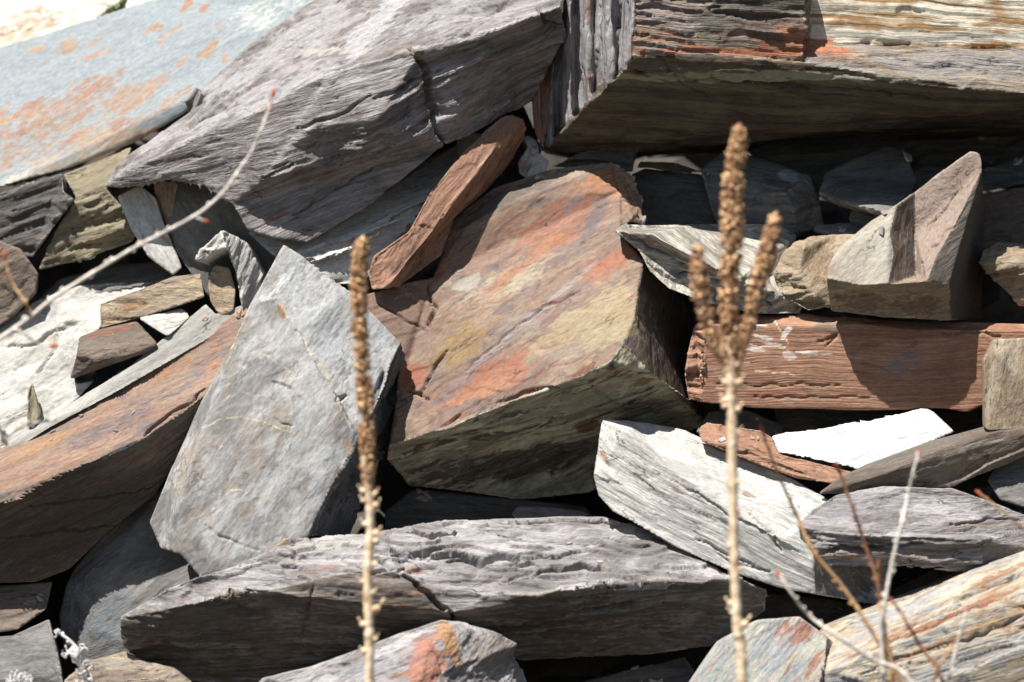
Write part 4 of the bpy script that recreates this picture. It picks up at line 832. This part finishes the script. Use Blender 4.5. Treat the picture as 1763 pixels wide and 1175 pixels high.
R('tan_stone', 'flattish tan stone at the bottom edge left of centre', 'rock',
  {'a': (110, 1175, -250), 'b': (155, 1140, -235), 'c': (215, 1122, -225), 'd': (250, 1138, -235), 'e': (300, 1150, -240), 'f': (330, 1175, -260), 'g': (340, 1250, -280), 'h': (100, 1250, -290), 'i': (180, 1175, -275), 'j': (250, 1165, -275)},
  [('m', 'abcdefji'), ('m', 'aijfgh')], M['block'], (0, 5), depth=100, vox=3.4)
R('dark_stone', 'dark brown stone low at the left edge under the rusty slab', 'rock',
  {'a': (-160, 1020, 0), 'b': (0, 1008, -10), 'c': (92, 1000, -10), 'd': (80, 1050, -40), 'e': (30, 1085, -60), 'f': (-160, 1110, -70)},
  [('m', 'abcdef')], M['brownish'], (0, 10), depth=140, vox=4.5)
R('dark_stone', 'dark grey stone in the bottom left corner behind the frosted stem', 'rock',
  {'a': (-160, 1110, -80), 'b': (20, 1095, -80), 'c': (85, 1065, -70), 'd': (100, 1120, -110), 'e': (110, 1180, -150), 'f': (100, 1270, -170), 'g': (-160, 1270, -180)},
  [('m', 'abcdefg')], M['dark_blue'], (0, 10), depth=140, vox=4.5)
R('dark_stone', 'dark stone in the hollow between the central block and the level slab', 'rock',
  {'a': (660, 880, 60), 'b': (710, 842, 90), 'c': (850, 855, 110), 'd': (1010, 872, 100), 'e': (1030, 900, 40), 'f': (860, 915, 10), 'g': (660, 930, 20)},
  [('s', 'abcdefg')], M['dark'], (0, 0), depth=120, vox=4)
R('dark_flake', 'thin dark flake just behind the top edge of the level slab', 'rock',
  {'a': (878, 884, -20), 'b': (890, 872, 0), 'c': (960, 876, 0), 'd': (1018, 886, -10), 'e': (1000, 900, -40), 'f': (890, 898, -40)},
  [('s', 'abcdef')], M['dark_blue'], (0, 0), depth=25, vox=3)
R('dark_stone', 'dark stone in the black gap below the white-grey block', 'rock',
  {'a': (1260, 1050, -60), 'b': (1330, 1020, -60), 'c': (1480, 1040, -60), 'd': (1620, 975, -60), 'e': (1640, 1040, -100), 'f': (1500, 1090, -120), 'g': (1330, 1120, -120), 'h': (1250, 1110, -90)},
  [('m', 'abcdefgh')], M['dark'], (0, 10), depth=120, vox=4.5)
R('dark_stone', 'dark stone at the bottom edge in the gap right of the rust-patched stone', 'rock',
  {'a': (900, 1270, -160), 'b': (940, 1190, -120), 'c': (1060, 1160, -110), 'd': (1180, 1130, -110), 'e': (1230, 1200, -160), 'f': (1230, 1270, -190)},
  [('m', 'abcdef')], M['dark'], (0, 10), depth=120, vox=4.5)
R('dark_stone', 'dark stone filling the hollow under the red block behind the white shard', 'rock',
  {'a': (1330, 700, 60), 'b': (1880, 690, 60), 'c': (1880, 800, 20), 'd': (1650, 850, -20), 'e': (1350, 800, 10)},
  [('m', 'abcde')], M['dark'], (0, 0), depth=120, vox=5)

print('verts', NV[0])
# ------------------------------------------------------------------ ground and slope (structure)
def simple_mat(name, c1, c2, scale=8, rough=0.8, bump=0.3, detail=6, c3=None):
    m = bpy.data.materials.new(name); m.use_nodes = True
    nt = m.node_tree; N = nt.nodes; L = nt.links; bs = N['Principled BSDF']
    tc = N.new('ShaderNodeTexCoord')
    n = N.new('ShaderNodeTexNoise'); n.inputs['Scale'].default_value = scale; n.inputs['Detail'].default_value = detail; n.inputs['Roughness'].default_value = 0.65
    L.new(tc.outputs['Object'], n.inputs['Vector'])
    r = N.new('ShaderNodeValToRGB')
    r.color_ramp.elements[0].position = 0.36; r.color_ramp.elements[0].color = (*srgb(c1), 1)
    r.color_ramp.elements[1].position = 0.64; r.color_ramp.elements[1].color = (*srgb(c2), 1)
    if c3:
        e = r.color_ramp.elements.new(0.5); e.color = (*srgb(c3), 1)
    L.new(n.outputs[0], r.inputs[0]); L.new(r.outputs[0], bs.inputs['Base Color'])
    bs.inputs['Roughness'].default_value = rough
    b = N.new('ShaderNodeBump'); b.inputs['Strength'].default_value = bump; b.inputs['Distance'].default_value = 0.01
    L.new(n.outputs[0], b.inputs['Height']); L.new(b.outputs[0], bs.inputs['Normal'])
    return m

def mesh_obj(name, verts, faces, mat, parent=None, smooth=True):
    me = bpy.data.meshes.new(name)
    me.from_pydata([tuple(v) for v in verts], [], faces)
    me.polygons.foreach_set('use_smooth', np.full(len(me.polygons), smooth))
    me.materials.append(mat); me.update()
    o = bpy.data.objects.new(name, me); COL.objects.link(o)
    if parent: o.parent = parent
    return o

GROUND_Z = 0.25
gm = simple_mat('ground_soil', '35332a', '4a463a', 3)
S = 600
go = mesh_obj('ground', [(-S, -S, GROUND_Z), (S, -S, GROUND_Z), (S, S, GROUND_Z), (-S, S, GROUND_Z)], [(0, 1, 2, 3)], gm)
tag(go, kind='structure')
# scree slope: one rough sheet rising behind the stones
nx, nz = 150, 110
xs = np.linspace(-7, 7, nx); ts = np.linspace(0, 1, nz)
Xg, Tg = np.meshgrid(xs, ts)
Zg = GROUND_Z - 0.03 + Tg * 6.0
Yg = 0.50 + 0.62 * (Zg - CAMZ)
Yg += 0.16 * np.abs(fbm(Xg * 2.2, Zg * 2.6, Yg, 5, 4)) * 2 * -1 + 0.05 * fbm(Xg * 9, Zg * 9, Yg, 6, 3)
vs = np.stack([Xg, Yg, Zg], -1).reshape(-1, 3)
fs = []
for j in range(nz - 1):
    for i in range(nx - 1):
        a = j * nx + i; fs.append((a, a + 1, a + nx + 1, a + nx))
tag(mesh_obj('scree_slope', vs, fs, simple_mat('scree_soil', '2f2b27', '4c4640', 14, bump=0.8), smooth=False), kind='structure')

# ------------------------------------------------------------------ plants
rnd = random.Random(4)
def catmull(pts, n):
    P = [pts[0]] + list(pts) + [pts[-1]]
    out = []
    for i in range(1, len(P) - 2):
        for k in range(n):
            t = k / n
            a, b, c, d = P[i - 1], P[i], P[i + 1], P[i + 2]
            out.append(tuple(0.5 * ((2 * b[j]) + (-a[j] + c[j]) * t + (2 * a[j] - 5 * b[j] + 4 * c[j] - d[j]) * t * t + (-a[j] + 3 * b[j] - 3 * c[j] + d[j]) * t ** 3) for j in range(len(b))))
    out.append(tuple(pts[-1]))
    return out

class MB:
    def __init__(s): s.v = []; s.f = []
    def tube(s, pts, rad, seg=8, bumps=0.0, n=6):
        """pts: 3D points, rad: radius at each (metres)"""
        q = catmull([(*p, r) for p, r in zip(pts, rad)], n)
        base = len(s.v)
        for i, (x, y, z, r) in enumerate(q):
            a = Vector(q[max(i - 1, 0)][:3]); b = Vector(q[min(i + 1, len(q) - 1)][:3])
            t = (b - a).normalized()
            e = t.cross(Vector((0, 1, 0.1))).normalized(); g = t.cross(e)
            r2 = r * (1 + bumps * rnd.uniform(-1, 1))
            for k in range(seg):
                an = 2 * math.pi * k / seg
                s.v.append(Vector((x, y, z)) + (e * math.cos(an) + g * math.sin(an)) * r2 * (1 + bumps * 0.5 * rnd.uniform(-1, 1)))
        m = len(q)
        for i in range(m - 1):
            for k in range(seg):
                a = base + i * seg + k; b = base + i * seg + (k + 1) % seg
                s.f.append((a, b, b + seg, a + seg))
        s.f.append(tuple(base + k for k in reversed(range(seg))))
        s.f.append(tuple(base + (m - 1) * seg + k for k in range(seg)))
    def blob(s, c, r, axis, ell=1.4, seg=7, rings=5, jit=0.12, open_=False):
        """small pod: pointed ellipsoid along axis"""
        ax = axis.normalized(); e = ax.orthogonal().normalized(); g = ax.cross(e)
        base = len(s.v)
        s.v.append(c - ax * r * ell)
        for i in range(1, rings):
            th = math.pi * i / rings
            rr = r * math.sin(th) ** 0.8; hh = -math.cos(th) * r * ell
            for k in range(seg):
                an = 2 * math.pi * k / seg + i * 0.3
                s.v.append(c + ax * hh + (e * math.cos(an) + g * math.sin(an)) * rr * (1 + jit * rnd.uniform(-1, 1)))
        s.v.append(c + ax * r * ell * (1.05 if not open_ else 0.35))
        for k in range(seg):
            s.f.append((base, base + 1 + (k + 1) % seg, base + 1 + k))
        for i in range(rings - 2):
            for k in range(seg):
                a = base + 1 + i * seg + k; b = base + 1 + i * seg + (k + 1) % seg
                s.f.append((a, b, b + seg, a + seg))
        l = base + 1 + (rings - 2) * seg
        for k in range(seg):
            s.f.append((l + k, l + (k + 1) % seg, len(s.v) - 1))
    def build(s, name, mat, parent=None, smooth=True):
        return mesh_obj(name, s.v, s.f, mat, parent, smooth)

def path_at(q, t):
    i = min(int(t * (len(q) - 1)), len(q) - 2); f = t * (len(q) - 1) - i
    return Vector(q[i][:3]).lerp(Vector(q[i + 1][:3]), f), (Vector(q[i + 1][:3]) - Vector(q[i][:3])).normalized()

pod_m = simple_mat('dry_pods', '54352a', 'f6d4a6', 150, bump=0.6, detail=3, c3='b88a62')
stem_m = simple_mat('dry_stem', 'b8977a', 'f6e4cc', 60, bump=0.4, detail=4, c3='e2c8a6')

def flower_spike(pix, rad, parent, d):
    """pix: (px, py) from base to tip, rad: half width in px at each"""
    mb = MB()
    pts = [at(x, y, d) for x, y in pix]
    q = catmull([(*p, r) for p, r in zip(pts, rad)], 20)
    mb.tube(pts, [max(r * 0.5, 2) * MM for r in rad], 8)
    L = sum((Vector(q[i][:3]) - Vector(q[i + 1][:3])).length for i in range(len(q) - 1)) / MM
    k = 0; s = 0.0
    while s < L:
        t = s / L
        c, ax = path_at(q, t)
        R_ = q[min(int(t * (len(q) - 1)), len(q) - 1)][3]
        an = k * 2.39996 + rnd.uniform(-.3, .3)
        e = ax.cross(Vector((0, 1, 0))).normalized(); g = ax.cross(e)
        out = e * math.cos(an) + g * math.sin(an)
        pr = R_ * rnd.choice((0.15, 0.2, 0.24, 0.28, 0.34)) * rnd.uniform(0.9, 1.15)
        cc = c + out * (R_ - pr * rnd.uniform(0.7, 1.3)) * MM
        dr = (out + ax * rnd.uniform(0.2, 0.9))
        mb.blob(cc, pr * MM, dr, rnd.uniform(0.8, 1.7), 6, 5, 0.32, open_=rnd.random() < 0.6)
        for _ in range(rnd.choice((0, 1, 1, 2))):     # small withered bracts
            bd_ = Vector((rnd.uniform(-1, 1), rnd.uniform(-1, 1), rnd.uniform(-1, 1))) * 0.8 + out + ax * 0.4
            mb.blob(cc + bd_ * pr * MM * 0.8, pr * 0.26 * MM, bd_, 3.0, 4, 3, 0.3)
        s += 0.17 * max(pr, 2.2) * rnd.uniform(0.8, 1.2); k += 1
        if rnd.random() < 0.03: s += R_ * 0.35
    mb.blob(path_at(q, 1.0)[0], rad[-1] * 0.6 * MM, path_at(q, 1)[1], 1.5)
    return mb.build('flower_spike', pod_m, parent)

def mullein(label, stem, stem_r, spikes, d, side_pods):
    root = bpy.data.objects.new('dried_stalk', None); COL.objects.link(root)
    tag(root, label, 'dried plant', 'dried seed stalks standing in front of the stones')
    base = at(stem[0][0], stem[0][1], d); base.z = GROUND_Z
    mb = MB()
    pts = [base + Vector((0, 0, -0.01))] + [at(x, y, d) for x, y in stem]
    mb.tube(pts, [v * MM for v in [stem_r[0] * 1.15] + list(stem_r)], 10, 0.10, 14)
    for (x, y, s, r) in side_pods:
        i_ = min(range(len(stem)), key=lambda q_: abs(stem[q_][1] - y))
        j_ = min(i_ + 1, len(stem) - 1) if stem[i_][1] > y else max(i_ - 1, 0)
        t_ = 0 if stem[j_][1] == stem[i_][1] else (y - stem[i_][1]) / (stem[j_][1] - stem[i_][1])
        sx = stem[i_][0] + (stem[j_][0] - stem[i_][0]) * max(0, min(1, t_))
        c = at(sx + s * (7 + r * 0.35), y, d - 2)
        mb.blob(c, r * MM * rnd.uniform(0.45, 0.7), Vector((s * rnd.uniform(0.3, 1), rnd.uniform(-0.8, 0.3), rnd.uniform(0.2, 1))), rnd.uniform(0.9, 1.3), 7, 5, 0.35, open_=rnd.random() < 0.5)
        mb.blob(c + Vector((s * r * 0.7 * MM, 0, r * 0.8 * MM)), r * MM * 0.22, Vector((s * rnd.uniform(0.2, 1), 0, 1)), 2.2, 4, 4, 0.3)
    st = mb.build('stem', stem_m)
    sp = [flower_spike(p, r, None, d) for p, r in spikes]
    root.location = base
    for o in [st] + sp:
        o.parent = root; o.matrix_parent_inverse = Matrix.Translation(-base)
    return root

mullein('tall dried seed stalk with one long brown spike, standing left of centre',
        [(636, 1185), (636, 1090), (633, 1000), (638, 900), (633, 830), (628, 780)], [7.6, 7.6, 7.2, 7, 7.5, 7],
        [([(634, 845), (634, 800), (630, 700), (622, 600), (618, 500), (621, 440), (624, 414)], [8, 12, 14, 13, 13.5, 12, 8])], -800,
        [(636, 1050, 1, 15), (630, 1075, -1, 9), (646, 1100, 1, 7), (628, 1002, -1, 8), (642, 972, 1, 8), (645, 932, 1, 13), (640, 918, 1, 9), (624, 903, -1, 8), (640, 870, 1, 9), (628, 845, -1, 8),
         (640, 850, 1, 8), (632, 1122, -1, 7), (642, 1020, 1, 6), (628, 862, -1, 7)])
mullein('dried seed stalk with three brown spikes, one tall between two short, right of centre',
        [(1278, 1185), (1270, 1080), (1265, 980), (1262, 850), (1260, 720), (1258, 640), (1256, 580)], [8.5, 8, 7.6, 7.6, 8, 9.5, 9],
        [([(1256, 640), (1256, 580), (1255, 500), (1260, 400), (1262, 330), (1268, 270), (1273, 222)], [9, 14, 16.5, 18, 17, 15, 10]),
         ([(1254, 640), (1236, 600), (1218, 560), (1208, 510), (1203, 470), (1201, 428)], [7, 10, 12, 14, 14, 9]),
         ([(1262, 650), (1276, 600), (1292, 545), (1308, 480), (1322, 430), (1335, 374)], [7, 10, 11, 14, 15, 10])], -860,
        [(1250, 690, -1, 9), (1272, 660, 1, 12), (1275, 630, 1, 10), (1248, 660, -1, 8), (1252, 700, -1, 9), (1270, 705, 1, 9), (1254, 835, -1, 6), (1270, 830, 1, 6), (1256, 940, -1, 6), (1266, 745, 1, 8),
         (1250, 1040, -1, 9), (1255, 1055, -1, 7), (1280, 1075, 1, 12), (1262, 880, 1, 6), (1272, 1130, 1, 7), (1268, 980, 1, 6), (1246, 600, -1, 9), (1235, 640, -1, 7)])

bark_pale = simple_mat('bark_pale', 'b8aca0', 'efe8e0', 90, bump=0.3, c3='d6ccc0')
bark_tan = simple_mat('bark_tan', '9a7452', 'c9a67c', 90, bump=0.3, c3='b28b60')
bark_brown = simple_mat('bark_brown', '6b4636', '9a6a50', 90, bump=0.3)
bud_m = simple_mat('red_buds', 'a2452a', 'c8683e', 120, bump=0.2)
frost_m = simple_mat('woolly_stem', 'b9b3b0', 'e2dedc', 90, bump=0.3)
TG = 'bare twigs in front of the stones'
def twig(name, label, paths, d, bud=None, mats=None, cat='twig', group=TG, n=8):
    """paths: list of (pixel points base to tip, base radius px, tip radius px, material)"""
    root = bpy.data.objects.new(name, None); COL.objects.link(root)
    tag(root, label, cat, group)
    b0 = at(*paths[0][0][0], d)
    root.location = b0
    for (pts, r0, r1, mt) in paths:
        mb = MB()
        m = len(pts)
        P = [at(x, y, d + rnd.uniform(-14, 14) * (i > 0)) for i, (x, y) in enumerate(pts)]
        mb.tube(P, [(r0 + (r1 - r0) * i / (m - 1)) * 0.78 * MM for i in range(m)], 7, 0.13, n)
        q = catmull([tuple(p) for p in P], 10)
        for k in range(int(m * 2)):
            t = (k + rnd.random()) / (m * 2)
            c, ax = path_at(q, t)
            s = rnd.choice((-1, 1)); r = (r0 + (r1 - r0) * t)
            e = ax.cross(Vector((0, 1, 0))).normalized()
            mb.blob(c + e * s * r * 0.8 * MM, r * 0.75 * MM, (ax + e * s * 0.7), 1.7, 6, 4, 0.1)
        o = mb.build('branch' if len(paths) > 1 else 'stem', mt)
        o.parent = root; o.matrix_parent_inverse = Matrix.Translation(-b0)
        if bud:
            mb = MB(); c, ax = path_at(q, 1.0)
            mb.blob(c, bud * MM, ax, 2.2, 8, 6, 0.05)
            for j in range(3):
                cc, a2 = path_at(q, 0.965 - j * 0.02)
                mb.blob(cc + Vector((rnd.choice((-1, 1)) * r1 * MM, 0, 0)), bud * 0.6 * MM, a2, 1.6, 6, 4, 0.1)
            o = mb.build('bud', bud_m); o.parent = root; o.matrix_parent_inverse = Matrix.Translation(-b0)
    return root

twig('pale_branch', 'pale bare branch curving from the left edge up across the log to a red bud',
     [([(-120, 660), (0, 583), (60, 540), (100, 508), (180, 458), (235, 425), (280, 402), (345, 366), (385, 330), (410, 295), (435, 258), (450, 225), (462, 190), (471, 160)], 4.8, 2.1, bark_pale),
      ([(330, 372), (345, 378), (356, 382)], 2.2, 1.4, bark_pale),
      ([(52, 545), (45, 522), (28, 498), (15, 470), (8, 440)], 2.8, 1.8, bark_tan),
      ([(24, 565), (45, 578), (65, 592), (92, 596)], 2.4, 1.5, bark_pale)], -760, bud=3.4, cat='branch')
twig('forked_twig', 'white forked twig end at the left edge over the rusty slab',
     [([(-40, 690), (-5, 730), (12, 768)], 6, 4, bark_pale), ([(8, 755), (30, 738), (60, 728), (98, 724)], 5, 2.5, bark_pale)], -700)
# woolly stem bottom left
def woolly():
    root = twig('woolly_plant', 'frosty white woolly stem with curled tufts in the bottom left corner',
                [([(175, 1240), (150, 1160), (140, 1130), (122, 1105), (98, 1088)], 5, 3, frost_m)], -420, cat='dried plant', group=None)
    mb = MB()
    for (x, y, nn, R_) in ((98, 1092, 5, 9), (118, 1125, 12, 16), (135, 1125, 12, 16), (150, 1155, 12, 17), (148, 1170, 9, 15), (30, 1168, 0, 0)):
        for k in range(nn):
            a = rnd.uniform(0, 6.28); r = rnd.uniform(0.5, 1) * R_
            x1 = x + math.cos(a) * r; y1 = y + math.sin(a) * r
            x2 = x1 + math.cos(a + 1.6) * r * 0.6; y2 = y1 + math.sin(a + 1.6) * r * 0.6
            dd = -420 + rnd.uniform(-12, 12)
            mb.tube([at(x, y, -420), at(x1, y1, dd), at(x2, y2, dd), at((x1 + x2) / 2, (y1 + y2) / 2, dd)], [1.6 * MM, 1.3 * MM, 1.1 * MM, 0.8 * MM], 5, 0.1, 3)
    o = mb.build('leaf_tuft', frost_m); b0 = root.location.copy(); o.parent = root; o.matrix_parent_inverse = Matrix.Translation(-b0)
    root2 = bpy.data.objects.new('woolly_tuft', None); COL.objects.link(root2); root2.location = at(30, 1200, -420)
    tag(root2, 'small white woolly tuft at the bottom edge left of the frosty stem', 'dried plant')
    mb = MB()
    for k in range(34):
        a = rnd.uniform(3.3, 6.1); r = rnd.uniform(10, 26)
        x, y = 32 + rnd.uniform(-8, 8), 1182
        x1 = x + math.cos(a) * r; y1 = y + math.sin(a) * r
        dd = -420 + rnd.uniform(-12, 12)
        mb.tube([at(x, y + 25, -420), at(x1, y1, dd), at(x1 + 6, y1 + 3, dd)], [1.6 * MM, 1.3 * MM, 0.8 * MM], 5, 0.1, 3)
    o = mb.build('leaf_tuft', frost_m); o.parent = root2; o.matrix_parent_inverse = Matrix.Translation(-root2.location)
woolly()
for (lb, mt, r0, r1, bd, dd, pts) in (
    ('long tan twig running from beside the white shard down to the bottom edge', bark_tan, 5.4, 2.2, 2.6, -780, [(1600, 1290), (1555, 1180), (1500, 1085), (1450, 1010), (1400, 950), (1375, 895), (1350, 840), (1325, 780), (1311, 737)]),
    ('thin reddish twig with its tip just left of the leaning two-toned slab', bark_brown, 5.0, 2.4, 3.0, -760, [(1560, 1290), (1528, 1120), (1520, 1060), (1510, 1000), (1490, 940), (1470, 880), (1452, 830), (1440, 800)]),
    ('pale straight stem rising past the jagged block to the leaning slab', bark_pale, 5.4, 2.6, 2.2, -800, [(1530, 1290), (1518, 1110), (1522, 1050), (1534, 980), (1550, 910), (1562, 860), (1572, 815), (1582, 778)]),
    ('pale tan twig arching from below the white-grey block to the bottom edge', bark_pale, 4.6, 2.6, 2.8, -820, [(1640, 1290), (1560, 1165), (1500, 1135), (1440, 1095), (1395, 1062), (1365, 1025), (1340, 988)]),
    ('dark thin twig crossing the striped log in the lower right', bark_brown, 4.2, 2.2, 2.0, -790, [(1660, 1290), (1620, 1165), (1590, 1120), (1560, 1070), (1545, 1045), (1530, 1030)]),
    ('short twig with pinkish tip at the far right edge over the jagged block', bark_tan, 3.2, 1.8, 2.4, -730, [(1860, 990), (1800, 940), (1763, 912), (1720, 876), (1684, 848)]),
    ('short pale stem with a reddish tip standing on the striped log', bark_pale, 4.2, 2.0, 2.2, -800, [(1630, 1290), (1636, 1170), (1648, 1110), (1660, 1070), (1666, 1050)]),
    ('tiny olive twig tip in front of the black gap beside the jagged block', bark_tan, 4.0, 2.4, 2.0, -760, [(1540, 1290), (1530, 1120), (1518, 1060), (1514, 1010), (1513, 968)]),
    ('short forked tan twig low on the striped log at the bottom edge', bark_tan, 4.0, 2.4, 1.8, -805, [(1590, 1290), (1606, 1180), (1622, 1140), (1640, 1110)])):
    twig('bare_twig', lb, [(pts, r0, r1, mt)], dd, bud=bd)
# blade of dry grass behind
gl = simple_mat('moss_green', '3f4a1c', '6f7f30', 60)
mbg = MB()
for k in range(46):
    t = rnd.random(); x = 168 + 44 * t; y = 34 - 28 * t + rnd.uniform(-2, 4)
    mbg.tube([at(x, y + 5, 505), at(x + rnd.uniform(-3, 3), y - 3, 495), at(x + rnd.uniform(-8, 8), y - rnd.uniform(5, 12), 495)], [1.8 * MM, 1.5 * MM, .5 * MM], 4, 0, 3)
tag(mbg.build('moss', gl), 'tuft of dark green moss in the crack above the pale blue slab', 'moss')

# ---- loose chips lying on the ledges: dropped where a ray finds a flat enough spot
bpy.context.view_layer.update()
dg = bpy.context.evaluated_depsgraph_get()
crnd = random.Random(12)
chip_m = [M['tan'], M['white_grey'], M['dark_blue'], M['shaft'], M['purple']]
protos = []
for k in range(5):
    bm = bmesh.new()
    pts = [Vector((crnd.uniform(-1, 1), crnd.uniform(-1, 1), crnd.uniform(-0.35, 0.35))) for _ in range(12)]
    for q_ in pts: bm.verts.new(q_)
    rs = bmesh.ops.convex_hull(bm, input=bm.verts[:])
    bmesh.ops.delete(bm, geom=[v_ for v_ in bm.verts if not v_.link_faces], context='VERTS')
    bmesh.ops.bevel(bm, geom=bm.edges[:], offset=0.06, segments=1, affect='EDGES')
    me = bpy.data.meshes.new('stone_chip'); bm.to_mesh(me); bm.free()
    a_ = me.attributes.new('bed', 'FLOAT_VECTOR', 'POINT')
    a_.data.foreach_set('vector', np.array([(v_.co * 0.1 + Vector((k, k, 0)))[:] for v_ in me.vertices], np.float32).ravel())
    me.color_attributes.new('tint', 'FLOAT_COLOR', 'POINT').data.foreach_set('color', np.zeros(len(me.vertices) * 4, np.float32))
    me.materials.append(chip_m[k]); protos.append(me)
cnt = 0
camp = Vector(cam.location)
for (x0, y0, x1, y1, want, smin, smax) in ((860, 270, 945, 310, 4, 4, 9), (1090, 270, 1230, 300, 3, 3, 6), (650, 800, 760, 900, 4, 4, 9), (0, 500, 260, 760, 8, 3, 8), (40, 1000, 120, 1175, 4, 4, 9), (480, 890, 1150, 980, 7, 2, 5),
                                      (1400, 360, 1560, 400, 4, 3, 7), (1200, 690, 1420, 760, 5, 3, 7), (1440, 940, 1560, 1060, 3, 4, 8), (1700, 800, 1763, 900, 2, 3, 6), (300, 420, 460, 560, 4, 3, 8), (900, 1130, 1200, 1175, 4, 4, 9),
                                      (1560, 220, 1763, 330, 5, 5, 12)):
    got = 0
    for tr in range(60):
        if got >= want: break
        px, py = crnd.uniform(x0, x1), crnd.uniform(y0, y1)
        dr = (at(px, py, 0) - camp).normalized()
        ok, loc, nrm, _, ob, _ = scene.ray_cast(dg, camp, dr)
        if not ok or nrm.z < 0.55 or not ob.get('category', '').startswith('rock'): continue
        s_ = crnd.uniform(smin, smax)
        o = bpy.data.objects.new('stone_chip', protos[crnd.randrange(5)]); COL.objects.link(o)
        o.scale = (s_ * MM * crnd.uniform(0.8, 1.5), s_ * MM, s_ * MM)
        o.rotation_euler = (nrm.to_track_quat('Z', 'Y').to_matrix() @ Matrix.Rotation(crnd.uniform(0, 6.28), 3, 'Z')).to_euler()
        o.location = loc + nrm * s_ * MM * 0.22
        tag(o, 'tiny loose slate chip lying on or between the larger stones', 'stone chip', 'tiny loose chips on the stones')
        got += 1; cnt += 1
print('chips', cnt)
